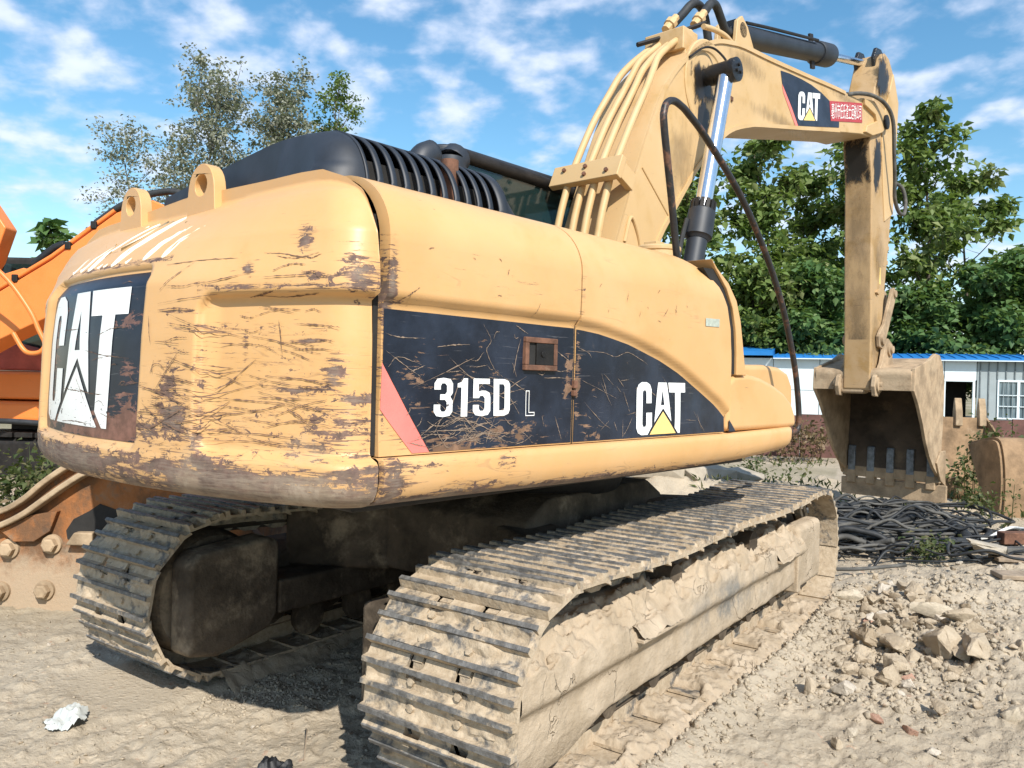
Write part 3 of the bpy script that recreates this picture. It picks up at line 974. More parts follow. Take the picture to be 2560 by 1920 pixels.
DG = {'3': ([(0, .70), (0, .86), (.06, .97), (.2, 1), (.36, .97), (.42, .86), (.42, .62), (.36, .515), (.42, .42), (.42, .14), (.36, .03), (.2, 0), (.06, .03), (0, .14), (0, .32), (.14, .32), (.14, .2),
             (.17, .14), (.24, .14), (.28, .2), (.28, .38), (.24, .44), (.13, .44), (.13, .58), (.24, .58), (.28, .64), (.28, .8), (.24, .86), (.17, .86), (.14, .8), (.14, .70)],),
      '1': ([(.03, .76), (.03, .86), (.12, .9), (.17, 1), (.27, 1), (.27, 0), (.12, 0), (.12, .76)],),
      '5': ([(0, 1), (.4, 1), (.4, .86), (.13, .86), (.13, .66), (.2, .68), (.3, .68), (.4, .62), (.42, .5), (.42, .14), (.36, .03), (.2, 0), (.06, .03), (0, .14), (0, .3), (.14, .3), (.14, .2), (.17, .14), (.24, .14),
             (.28, .2), (.28, .48), (.24, .54), (.17, .54), (.14, .48), (0, .48)],),
      'D': ([(0, 0), (0, 1), (.28, 1), (.38, .95), (.42, .85), (.42, .15), (.38, .05), (.28, 0)], [(.14, .14), (.14, .86), (.25, .86), (.28, .8), (.28, .2), (.25, .14)])}
polys = []
x = -1.82
for ch, adv in zip('315D', (.5, .40, .5, .5)):
    for p in DG[ch]:
        polys.append([(x + a * .198, 1.362 + c * .127) for a, c in p])
    x += adv * .198
o = wrap(flat_polys(polys), lambda u, v: fa(u, v, .005), 'model_number', M['decal_white'], door_a)
fattr(o.data, 'wear', [.12] * len(o.data.vertices))
Lp = [(-1.375, 1.45), (-1.355, 1.45), (-1.355, 1.372), (-1.325, 1.372), (-1.325, 1.358), (-1.375, 1.358)]
Li = [(-1.372, 1.447), (-1.358, 1.447), (-1.358, 1.369), (-1.328, 1.369), (-1.328, 1.361), (-1.372, 1.361)]
wrap(flat_polys([Lp, Li]), lambda u, v: fa(u, v, .005), 'outline_letter', M['white_paint'], door_a)
wrap(flat_polys([[(-.13, 1.80), (.0, 1.803), (.0, 1.765), (-.13, 1.762)]]), lambda u, v: (u, side_y(u, v, crease2) - .003, v), 'silver_sticker', M['grey_film'], door_b)
# latch: rusty frame round a recessed plate
yl = -1.21
lat = MB()
x0, x1, z0, z1 = -1.395, -1.215, 1.523, 1.643
w_ = .02
lat.box((x0, yl - .016, z0), (x1, yl + .01, z0 + w_)).box((x0, yl - .016, z1 - w_), (x1, yl + .01, z1))
lat.box((x0, yl - .0155, z0 + w_), (x0 + w_, yl + .01, z1 - w_)).box((x1 - w_, yl - .0155, z0 + w_), (x1, yl + .01, z1 - w_))
lo = body(lat, 'latch_frame', M['rust'], door_a, bevel=.003)
body(MB().box((x0 + w_, yl - .006, z0 + w_), (x0 + .062, yl + .005, z1 - w_)), 'latch_pocket', M['interior'], door_a)
body(MB().box((x0 + .062, yl - .013, z0 + w_), (x1 - w_, yl + .005, z1 - w_)).lathe([(0, .012), (.004, .012)], (x0 + .098, yl - .0132, (z0 + z1) / 2), (0, -1, 0), 12), 'latch_paddle', M['dark'], door_a, bevel=.002)
body(MB().box((-1.112, -1.226, 1.43), (-1.09, -1.19, 1.452)).box((-1.112, -1.228, 1.46), (-1.09, -1.19, 1.49)), 'hinge', M['rust'], door_b, bevel=.003)
body(MB().box((-1.108, -1.19, 1.25), (-1.094, -1.05, 1.93)), 'door_post', M['interior'], door_b)
body(MB().box((-1.1045, -1.2125, 1.25), (-1.0975, -1.19, 1.70)).box((-1.1045, -1.238, 1.745), (-1.0975, -1.2, 1.90)), 'door_seam', M['interior'], door_b)
# inside walls and structure that show through the gaps
body(MB().box((-2.05, -1.165, 1.12), (.02, .2, 1.98)).box((-2.045, -1.0, 1.98), (-.3, .15, 2.06)), 'engine_bay', M['interior'])
body(MB().box((-2.052, -1.19, 1.25), (-2.034, -1.10, 1.9)).box((-2.052, -1.11, 1.9), (-2.034, -.95, 2.06)), 'bay_pillar', M['interior'])
zsl = [1.535, 1.65, 1.76, 1.87, 1.96, 2.04]
body(MB().prism([(xe(z) - .03, z) for z in zsl] + [(xe(z) + .085, z + .006) for z in zsl[::-1]], -1.218, -1.1), 'edge_seal', M['interior'])

# ---- gouges scraped through the paint (each drawn as a thin uneven ribbon)
def ribbons(lines, fn, name, mat, parent, seed, w=.0024, rz=0.):
    rq = random.Random(seed); mb = MB()
    for ln in lines:
        q = spline([(a, c, 0) for a, c in ln], 10) if len(ln) > 2 else np.linspace((*ln[0], 0), (*ln[1], 0), 14)
        n = len(q)
        T = np.gradient(q[:, :2], axis=0); T /= np.linalg.norm(T, axis=1)[:, None] + 1e-9
        Nn = np.stack([-T[:, 1], T[:, 0]], 1)
        wob = np.array([rq.uniform(-1, 1) for _ in range(n)])[:, None] * w * .7
        ww = w * np.array([abs(rq.gauss(.7, .5)) + .15 for _ in range(n)])[:, None] * np.sin(np.linspace(.25, PI - .25, n))[:, None]
        A = q[:, :2] + Nn * (wob + ww); B = q[:, :2] + Nn * (wob - ww)
        mb.grid(np.array([[fn(*a), fn(*c)] for a, c in zip(A, B)]))
    o = body(mb, name, mat, parent, fix=False, smooth=None)
    o['kind'] = 'stuff'
    return o


GCW = [[(-0.507, 1.687), (-0.596, 1.691), (-0.678, 1.683)], [(-0.764, 1.629), (-0.849, 1.631), (-0.914, 1.628), (-1.021, 1.624), (-1.084, 1.592), (-1.161, 1.565), (-1.217, 1.546)], [(-1.021, 1.64), (-1.092, 1.637), (-1.155, 1.63)], [(-0.719, 1.585), (-0.792, 1.578), (-0.872, 1.578), (-0.926, 1.569), (-0.968, 1.546)],
       [(-0.86, 1.604), (-0.936, 1.593), (-1.007, 1.575), (-1.061, 1.559), (-1.103, 1.55)], [(-0.679, 1.412), (-0.797, 1.408), (-0.92, 1.403), (-1.026, 1.4)], [(-0.687, 1.348), (-0.798, 1.36), (-0.92, 1.379), (-0.992, 1.398), (-1.031, 1.393)], [(-0.505, 1.753), (-0.557, 1.797), (-0.612, 1.844)], [(-0.748, 1.429), (-0.813, 1.474), (-0.89, 1.533)],
       [(-0.958, 1.652), (-0.969, 1.61), (-0.978, 1.549)], [(-1.18, 1.511), (-1.218, 1.496)], [(-0.626, 1.625), (-0.718, 1.614), (-0.792, 1.612)], [(-0.702, 1.511), (-0.806, 1.502)], [(-0.97, 1.471), (-1.029, 1.477), (-1.091, 1.467), (-1.137, 1.459)], [(-0.702, 1.294), (-0.745, 1.341)], [(-0.844, 1.355), (-0.952, 1.34), (-1.051, 1.349), (-1.144, 1.339)],
       [(-0.727, 1.305), (-0.901, 1.305), (-1.053, 1.298)], [(-0.715, 1.275), (-0.901, 1.281), (-1.091, 1.277)], [(-0.51, 1.585), (-0.627, 1.577)], [(-1.013, 1.563), (-1.07, 1.566), (-1.143, 1.563)], [(-1.06, 1.585), (-1.102, 1.592), (-1.143, 1.588)]]
rq = random.Random(31)
for k in range(125):
    cy = rq.choice((rq.gauss(-.98, .16), rq.gauss(-.6, .07), rq.uniform(-1.15, .4))); cz = rq.gauss(1.38, .1) if rq.random() < .8 else rq.uniform(1.6, 1.85)
    L_ = abs(rq.gauss(.05, .06)) + .012; a = rq.gauss(0, .16) if rq.random() < .85 else rq.uniform(-1.3, 1.3)
    p0 = (cy - L_ * math.cos(a), cz - L_ * math.sin(a)); p1 = (cy + L_ * math.cos(a), cz + L_ * math.sin(a))
    if min(p0[0], p1[0]) < -1.19 or not 1.24 < min(p0[1], p1[1]) < max(p0[1], p1[1]) < 1.9: continue
    GCW.append([p0, (cy, cz + rq.gauss(0, .006)), p1])
GCW = [l for l in GCW if min(q[0] for q in l) > -1.17]


ribbons(GCW, lambda a, c: cw_surf(a, c, .0052), 'paint_gouges', M['gouge'], cwo, 5, .0015)
GDA = [[(-2.021, 1.619), (-1.962, 1.61), (-1.862, 1.612)], [(-1.606, 1.674), (-1.564, 1.621), (-1.583, 1.585), (-1.54, 1.523), (-1.497, 1.496)], [(-2.016, 1.567), (-1.934, 1.52), (-1.875, 1.489)], [(-1.44, 1.68), (-1.373, 1.653)], [(-1.21, 1.355), (-1.19, 1.315), (-1.163, 1.26)], [(-1.281, 1.356), (-1.268, 1.318)],
       [(-1.87, 1.315), (-1.737, 1.318), (-1.573, 1.305), (-1.382, 1.295)], [(-1.692, 1.35), (-1.594, 1.327), (-1.468, 1.265)], [(-1.573, 1.291), (-1.49, 1.274), (-1.402, 1.26)], [(-2.007, 1.518), (-1.968, 1.55), (-1.876, 1.528)], [(-1.497, 1.474), (-1.452, 1.417), (-1.407, 1.366)]]
for k in range(110):
    cx_, cz = (rq.gauss(-1.68, .13), rq.gauss(1.31, .035)) if rq.random() < .65 else (rq.uniform(-1.95, -1.15), rq.uniform(1.28, 1.66))
    L_ = abs(rq.gauss(.03, .035)) + .008; a = rq.gauss(.0, .5)
    p0 = (cx_ - L_ * math.cos(a), cz - L_ * math.sin(a)); p1 = (cx_ + L_ * math.cos(a), cz + L_ * math.sin(a))
    if not (-1.93 < min(p0[0], p1[0]) and max(p0[0], p1[0]) < -1.12 and min(p0[1], p1[1]) > 1.255 and max(p0[1], p1[1]) < 1.685): continue
    GDA.append([p0, (cx_ + rq.gauss(0, .004), cz + rq.gauss(0, .006)), p1])
ribbons(GDA, lambda a, c: fa(a, c, .0046), 'film_scratches', M['scratch'], door_a, 6, .0013)
GDB = [[(-1.082, 1.618), (-1.016, 1.601), (-0.995, 1.581)], [(-1.082, 1.606), (-0.92, 1.605), (-0.834, 1.591), (-0.746, 1.612), (-0.636, 1.585), (-0.58, 1.566)], [(-1.034, 1.407), (-0.908, 1.324), (-0.85, 1.298)]]
for k in range(36):
    cx_, cz = rq.uniform(-1.07, -.1), rq.uniform(1.27, 1.5)
    if cz > crease2(cx_) - .06: continue
    L_ = abs(rq.gauss(.025, .03)) + .006; a = rq.gauss(-.6, .6)
    GDB.append([(cx_ - L_ * math.cos(a), max(1.258, cz - L_ * math.sin(a))), (cx_, cz), (cx_ + L_ * math.cos(a), max(1.258, cz + L_ * math.sin(a)))])
ribbons(GDB, lambda a, c: fb(a, c, .0046), 'film_scratches', M['scratch'], door_b, 7, .0011)
GD2 = []
for k in range(22):
    cx_, cz = rq.uniform(-2.0, .05), rq.uniform(1.74, 1.9)
    L_ = abs(rq.gauss(.012, .012)) + .004; a = rq.uniform(-1.4, 1.4)
    if not (-2.01 < cx_ < -1.13 or -1.06 < cx_ < .05): continue
    GD2.append([(cx_ - L_ * math.cos(a), cz - L_ * math.sin(a)), (cx_, cz + .002), (cx_ + L_ * math.cos(a), cz + L_ * math.sin(a))])
ribbons([l for l in GD2 if l[1][0] < -1.1], lambda a, c: fa(a, c, .0018), 'paint_nicks', M['gouge'], door_a, 8, .0014)
ribbons([l for l in GD2 if l[1][0] > -1.1], lambda a, c: fb(a, c, .0018), 'paint_nicks', M['gouge'], door_b, 9, .0013)

# ---- lower side rail
prof = [(-.9, 1.10), (-1.08, 1.092), (-1.16, 1.088), (-1.205, 1.098), (-1.230, 1.125), (-1.240, 1.165), (-1.2415, 1.215), (-1.236, 1.236), (-1.222, 1.243), (-1.1, 1.244)]
xs = np.concatenate([[-2.042], np.linspace(-2.038, .8, 60), np.linspace(.83, 1.03, 14)])
P = []
for i, x in enumerate(xs):
    k = max(0, (x - .25) / .8)
    nose = max(0, (x - .86) / .17)
    inset = .22 * (1 - math.sqrt(max(0, 1 - min(nose, .995) ** 2)))
    row = []
    for y, z in prof:
        zz_ = 1.244 - (1.244 - z) * (1 - .22 * k ** 1.5) + .012 * math.sin(2.2 * x) * (z < 1.13) * .5
        zz_ += .014 * k
        row.append((x, y + inset + (.02 if i == 0 and y < -1.15 else 0) + .002 * math.sin(7 * x), zz_))
    P.append(row)
o = body(MB().grid(np.array(P)), 'side_rail', M['yellow'], smooth=60)
co = np.array([v.co for v in o.data.vertices])
fattr(o.data, 'wear', np.maximum(.85 * (1 - sstep(1.10, 1.14, co[:, 2])) * (1 - sstep(-.9, .6, co[:, 0]) * .7), blobs(co[:, 0], co[:, 2], [(-2.0, 1.17, .08, .12, .8), (-1.5, 1.2, .06, .04, .75), (-1.7, 1.13, .3, .03, .6), (-1.9, 1.22, .25, .02, .5)])))
fattr(o.data, 'dust', .3 * (1 - sstep(1.1, 1.16, co[:, 2])) + .2)

# ---- front tool box, step and tank cover
def loft_box(poly, y0, y1, name, mat, bev=.04, parent=None):
    return body(MB().prism(poly, y0, y1), name, mat, parent, bevel=bev, seg=4)


loft_box([(.15, 1.25), (.15, 1.50), (.22, 1.535), (.38, 1.545), (.52, 1.53), (.68, 1.495), (.82, 1.45), (.93, 1.39), (.985, 1.32), (.995, 1.25)], -1.222, -.99, 'tool_box', M['yellow'], .03)
# triangle of dark film running onto the tool box
wrap(flat_polys([[(.158, 1.313), (.19, 1.288), (.232, 1.252), (.158, 1.252)]]), lambda u, v: (u, -1.2245, v), 'corner_film', M['decal_black'], EXC, SWING, step=0)
loft_box([(.2, 1.25), (.2, 1.59), (1.2, 1.615), (1.42, 1.605), (1.55, 1.57), (1.62, 1.49), (1.63, 1.38), (1.6, 1.25)], -.93, -.35, 'battery_box', M['yellow'], .035)
body(MB().prism([(.2, 1.25), (.2, 1.52), (.52, 1.515), (.68, 1.48), (.82, 1.43), (.92, 1.37), (.96, 1.25)], -.992, -.928), 'box_gap', M['interior'])
e2 = [(.275, 1.535), (.25, 1.62), (.23, 1.70), (.2, 1.81), (.15, 1.91), (.06, 1.99), (-.06, 2.05), (-.22, 2.09)]
e2 = [(a + .045, c) for a, c in e2]
e1 = [(xe(z) + .075, z) for z in (2.05, 1.96, 1.87, 1.76, 1.65, 1.535)]
loft_box(e2[:-1] + [(-.07, 2.09)] + e1, -1.232, -.4, 'tank_cover', M['yellow'], .025)
body(MB().lathe([(0, .115), (.10, .115), (.102, .122), (.122, .122), (.13, .11), (.135, .0)], (.22, -.75, 2.1), (0, 0, 1), 28).box((.12, -.80, 2.225), (.2, -.72, 2.245)), 'fuel_cap', M['boom_paint'], bevel=.004)
body(MB().box((-.35, -.9, 1.3), (.28, -.35, 2.09)), 'fuel_tank', M['yellow'], bevel=.03)
# deck, top, far side
body(MB().box((-2.04, -.80, 2.09), (-.45, .22, 2.115)), 'top_cover', M['yellow'], bevel=.006)
body(MB().box((-2.05, .2, 1.25), (-.55, 1.22, 2.1)), 'left_panel', M['yellow'], bevel=.05, seg=3)
body(MB().box((-2.03, -1.08, 1.06), (.62, 1.15, 1.10)).box((-1.6, -.45, .98), (1.2, .45, 1.058)), 'deck_frame', M['dark'], bevel=.01)

# ---- black engine hood with slots
sec = np.array([(-.93, 2.10), (-.925, 2.16), (-.905, 2.22), (-.865, 2.28), (-.80, 2.325), (-.71, 2.348), (-.5, 2.345), (0, 2.295), (.35, 2.25)])
sec = spline(sec, 4)
cols = [-1.89]
slots = []
x = -1.878
for k in range(11):
    cols += [x, x + .036]
    slots.append((len(cols) - 2))
    x += .0605
cols += [x + .01, x + .03]
cols = np.array(cols)
P = np.array([[(x + (z - 2.1) * (-.0), y, z) for y, z in sec] for x in cols])
mask = np.ones((len(cols), len(sec)), bool)
for s_ in slots:
    for j in range(len(sec)):
        if 2.135 < sec[j][1] and sec[j][0] < -.765: mask[s_, j] = False
mb = MB().grid(P, mask=mask)
# front slope of the hood
xF = cols[-1]
Pf = np.array([[(xF + .12 * t, y * (1 - .0 * t) , 2.10 + (z - 2.10) * (1 - t)) for y, z in sec] for t in np.linspace(0, 1, 6)])
hood = body(mb, 'engine_hood', M['black_paint'], smooth=30)
sm = hood.modifiers.new('thick', 'SOLIDIFY'); sm.thickness = .008; sm.offset = 0
body(MB().grid(Pf), 'hood_nose', M['black_paint'], hood, smooth=60)
# rear end: rounded corner, leaning face
Pr = []
for t in np.linspace(0, 1, 14):
    a = t * PI / 2
    row = []
    for y, z in sec:
        dz_ = (z - 2.10)
        bx_ = -1.892 - .11 * math.sin(a) * (1 - dz_ / .30) - .045 * math.sin(a)
        by_ = y + (.12 * (1 - math.cos(a)) * (1 if y < -.6 else max(0, (-.0 - y) / .6)))
        row.append((bx_, by_, z - .012 * math.sin(a) * (z > 2.2)))
    Pr.append(row)
Pr.append([(x_ - .03, min(y_ + .05, .35) if y_ < -.5 else y_, 2.085) for (x_, y_, z_) in Pr[-1]])
body(MB().grid(np.array(Pr)), 'hood_tail', M['black_paint'], hood, smooth=70)
body(MB().box((-1.82, -.78, 2.12), (-1.12, .2, 2.26)), 'cooling_core', M['interior'], hood)
# rusty duct inside the slots
body(MB().cyl((-1.42, -.83, 2.11), (-1.42, -.83, 2.33), .035, 14), 'rusty_duct', M['rust'], hood)
pts = spline([(-1.12, -.3, 2.3), (-1.12, -.3, 2.44), (-1.1, -.3, 2.5), (-1.04, -.3, 2.535)], 5)
mb = MB().tube(pts, .062, 18, cap=False)
o = body(mb, 'exhaust_pipe', M['black_paint'])
sm = o.modifiers.new('thick', 'SOLIDIFY'); sm.thickness = .006

# ---- cab
cab = body(MB().box((-.5, .275, 1.25), (1.3, 1.2, 1.95)), 'cab', M['yellow'], bevel=.04)
roof = MB().prism(rrect(-.42, .3, 1.25, 1.18, .12), 2.80, 2.85, axis='z')
body(roof, 'cab_roof', M['black_paint'], cab, bevel=.02, seg=3)
body(MB().tube(spline([(-.34, .325, 1.9), (-.34, .325, 2.68), (-.33, .33, 2.74), (-.28, .35, 2.785)], 8), .095, 18).lathe([(0, .016), (.03, .016), (.031, .0)], (-.31, .345, 2.83), (0, 0, 1), 10), 'cab_post', M['black_paint'], cab)
body(MB().tube([(-.3, .31, 2.80), (.4, .31, 2.79), (1.2, .31, 2.76)], .04, 14), 'roof_rail', M['dark'], cab)
body(MB().box((-.36, 1.1, 1.95), (-.28, 1.18, 2.8)).box((1.15, 1.1, 1.95), (1.22, 1.18, 2.8)).box((1.15, .3, 1.95), (1.22, .36, 2.8)), 'cab_post', M['black_paint'], cab, bevel=.01)
body(MB().box((-.27, .308, 1.95), (1.15, .316, 2.775)), 'side_window', M['glass'], cab)
body(MB().box((-.36, .4, 1.95), (-.352, 1.1, 2.76)), 'rear_window', M['glass'], cab)
body(MB().box((-.27, 1.15, 1.95), (1.15, 1.158, 2.78)), 'side_window', M['glass'], cab)
body(MB().box((.3, .55, 1.95), (.45, 1.0, 2.5)), 'seat', M['black'], cab, bevel=.05, seg=3)

def smear(cx, cz, rx, rz, y, parent, mat='grease_film', n=14, name='grease_smear'):
    X, Z = np.meshgrid(np.linspace(-1, 1, n), np.linspace(-1, 1, n), indexing='ij')
    o = body(MB().grid(np.stack([cx + X * rx, np.full_like(X, y), cz + Z * rz], -1)), name, M[mat], parent, fix=False, smooth=180)
    fattr(o.data, 'fade', np.clip(1 - np.hypot(X, Z), 0, 1).ravel())
    return o


# ---- boom
def edge_off(pts, d):
    """shift a polyline sideways (to the left of its direction) in the x-z plane"""
    P = np.asarray(pts, float); T = np.gradient(P, axis=0); T /= np.linalg.norm(T, axis=1)[:, None]
    return P + np.stack([-T[:, 1], T[:, 0]], 1) * d


BOOM_TOP = [(.42, 1.85), (.46, 2.2), (.56, 2.46), (.73, 2.88), (.93, 3.30), (1.06, 3.50), (1.22, 3.67), (1.41, 3.82), (1.54, 3.90), (1.73, 3.985), (1.92, 4.035), (2.13, 4.075), (2.59, 4.12), (3.36, 4.21), (4.03, 4.29), (4.60, 4.345)]
BOOM_TIP = [(4.75, 4.40), (5.05, 4.45), (5.30, 4.43), (5.42, 4.31), (5.40, 4.22), (5.24, 4.15), (4.96, 4.055)]
BOOM_BOT = [(4.70, 4.02), (3.83, 3.835), (3.18, 3.69), (2.44, 3.53), (2.25, 3.48), (2.02, 3.40), (1.87, 3.32), (1.75, 3.225), (1.58, 3.09), (1.43, 2.94), (1.19, 2.66), (1.0, 2.42), (.90, 2.2), (.86, 1.85)]
bt = spline(BOOM_TOP, 3); bb = spline(BOOM_BOT, 3)
poly = [tuple(p) for p in bt] + BOOM_TIP + [tuple(p) for p in bb]
YB0, YB1 = -.26, .20
# box section: top and bottom plates stand a little proud of the side plates
boom = body(MB().prism(poly, YB0, YB1), 'boom', M['boom_paint'], bevel=.012, seg=2, smooth=35)
co = np.array([v.co for v in boom.data.vertices])
lip = MB()
for line, sg in ((bt[4:-2], -1), (bb[2:-4], -1)):
    a = line; c_ = edge_off(line, .028 * sg)
    for y0 in (YB0 - .012,):
        rows = []
        for k, (p, q) in enumerate(zip(a, c_)):
            p2 = p + (p - q) * .12
            rows.append([(p2[0], y0, p2[1]), (q[0], y0, q[1]), (q[0], y0 + .0125, q[1])])
        rows = [[(r_[0][0], y0 + .0125, r_[0][2])] + r_ for r_ in rows]
        lip.grid(np.array(rows))
body(lip, 'edge_flange', M['boom_paint'], boom, smooth=30)
tipb = [(4.70, 4.37), (4.72, 4.31), (5.03, 4.29), (5.07, 4.235), (4.79, 4.125), (4.75, 4.05), (4.96, 4.062), (5.24, 4.16), (5.37, 4.24), (5.38, 4.31), (5.28, 4.41), (5.05, 4.435)]
body(MB().prism(tipb, YB0 - .03, YB0 + .01), 'tip_plate', M['boom_paint'], boom, bevel=.008)
body(MB().lathe([(0, .075), (.05, .075), (.055, .06), (.056, 0)], (5.33, YB0 - .0, 4.29), (0, -1, 0), 20), 'tip_pin', M['dark'], boom)
# round boss that carries the lift cylinder pin
body(MB().lathe([(-.01, .33), (.006, .33), (.012, .32), (.012, .25), (.004, .24), (.004, 0)], (1.60, YB0, 3.60), (0, -1, 0), 44), 'pin_boss', M['boom_paint'], boom, smooth=30)
FBOOM = lambda u, v, k=.003: (u, YB0 - k, v)
dec = [(2.79, 4.08), (2.97, 4.108), (3.21, 4.132), (3.42, 4.145), (3.66, 4.14), (3.84, 4.12), (3.98, 4.055), (4.10, 3.985), (4.10, 3.935), (3.17, 3.72), (3.03, 3.84), (2.83, 3.98)]
wrap(flat_polys([dec]), FBOOM, 'boom_film', M['decal_black'], boom, step=0)
wrap(flat_polys([[(2.826, 3.98), (2.85, 3.92), (3.11, 3.705), (3.165, 3.718), (3.025, 3.838)]]), FBOOM, 'pink_stripe', M['pinkstripe'], boom, step=0)
# boom lettering follows the slope of the boom
BS = .235
fl = lambda u, v: (u, YB0 - .0055, v + BS * (u - 3.15))
logo(fl, boom, 3.15, 3.765, .47, .245, 'yellow_film', step=.2)
wrap(flat_polys([[(3.845, 4.118), (4.69, 4.325), (4.71, 4.135), (3.89, 3.945)]]), lambda u, v: FBOOM(u, v, .0045), 'company_sticker', M['film_red'], boom, step=0)
me = flat_text('亳州市任氏渣土运输公司', size=.1)
xs_ = [v.co.x for v in me.vertices]; ys_ = [v.co.y for v in me.vertices]
wx, wy, ox, oy = max(xs_) - min(xs_), max(ys_) - min(ys_), min(xs_), min(ys_)
for v in me.vertices:
    v.co.x = 3.895 + (v.co.x - ox) / wx * .775; v.co.y = (v.co.y - oy) / wy * .15
wrap(me, lambda u, v: (u, YB0 - .0065, 3.96 + v + .242 * (u - 3.87)), 'company_name', M['white_paint'], boom, step=0)
body(MB().box((1.93, YB0 - .012, 3.60), (1.965, YB0, 3.63)), 'lube_block', M['rust'], boom)
# base casting with a weld rib
body(MB().tube(spline([(.60, YB0 - .004, 2.36), (.66, YB0 - .006, 2.52), (.74, YB0 - .006, 2.44), (.80, YB0 - .004, 2.3)], 6), .012, 8), 'weld_rib', M['boom_paint'], boom)
body(MB().tube([(.78, YB0 - .002, 2.86), (1.12, YB0 - .002, 2.60)], .006, 6), 'weld_seam', M['boom_paint'], boom)
# grease line to the cylinder pin
body(MB().tube(spline([(1.30, YB0 - .02, 3.72), (1.46, YB0 - .03, 3.83), (1.58, YB0 - .05, 3.86), (1.64, YB0 - .1, 3.80), (1.60, YB0 - .17, 3.69)], 6), .008, 6), 'grease_line', M['dark'], boom)
# oil pipes up the back of the boom
for k, y in enumerate((.13, .035, -.075, -.175)):
    base = [(.30, 2.05), (.385, 2.3), (.44, 2.52), (.50, 2.70), (.54, 2.80), (.75, 3.18), (.905, 3.44), (1.0, 3.58), (1.12, 3.70), (1.28, 3.83), (1.44, 3.945), (1.55, 4.01)]
    j = [0, -.0, .02, .0][k]
    pts = [(a + .035 * (k % 2) * (0 if b_ > 3.6 else 1) + j, y if b_ < 3.3 else y * (1 - .35 * min(1, (b_ - 3.3) / .5)) - .02, b_) for a, b_ in base]
    body(MB().tube(spline(pts, 5), .024, 12), 'oil_pipe', M['boom_paint'], boom)
R_ = Matrix.Translation((.585, 0, 2.775)) @ Matrix.Rotation(math.radians(-66), 4, 'Y')
body(MB().box((-.075, -.29, .05), (.075, .25, .10), M=R_.to_4x4()), 'pipe_clamp', M['boom_paint'], boom, bevel=.006)
body(MB().box((-.055, -.28, -.10), (.055, -.235, .05), M=R_.to_4x4()), 'clamp_foot', M['boom_paint'], boom, bevel=.005)
for y in (.15, -.02, -.03, -.2):
    body(MB().lathe([(0, .014), (.016, .014), (.018, 0)], R_ @ Vector((.03 * (1 if y in (.15, -.02) else -1), y, .10)), R_.to_3x3() @ Vector((0, 0, 1)), 6), 'clamp_bolt', M['rust'], boom)
# manifold plate and fittings at the top of the boom
body(MB().tube([(1.2, .08, 3.865), (1.40, -.02, 3.96), (1.72, -.16, 4.13)], .018, 6), 'manifold_bar', M['dark'], boom)
for px_ in ((1.50, .04, 4.06), (1.66, -.1, 4.11)):
    body(MB().lathe([(0, .034), (.05, .034), (.055, .046), (.1, .046), (.105, .03), (.16, .028)], px_, (.62, -.15, .75), 8), 'hose_fitting', M['boom_paint'], boom, smooth=30)
body(MB().box((1.35, -.2, 3.82), (1.55, .12, 3.98)).box((1.38, -.2, 3.6), (1.44, .12, 3.84)), 'pipe_bracket', M['boom_paint'], boom, bevel=.01)
body(MB().tube(spline([(1.62, -.2, 4.06), (1.78, -.2, 4.09), (1.95, -.2, 4.10), (2.1, -.2, 4.07), (2.3, -.22, 4.02)], 5), .02, 10), 'oil_pipe', M['boom_paint'], boom)
body(MB().tube(spline([(1.60, .03, 4.14), (1.70, .02, 4.24), (1.80, .0, 4.345), (1.92, .0, 4.37), (2.0, .0, 4.30), (2.06, .0, 4.14), (2.12, 0, 4.02)], 8), .032, 12), 'boom_hose', M['hose'], boom)
body(MB().tube(spline([(1.74, -.11, 4.20), (1.80, -.11, 4.26), (1.90, -.10, 4.355), (2.0, -.09, 4.375), (2.09, -.09, 4.30), (2.18, -.08, 4.25), (2.28, -.06, 4.27), (2.36, -.05, 4.33), (2.42, -.04, 4.30)], 8), .032, 12), 'boom_hose', M['hose'], boom)

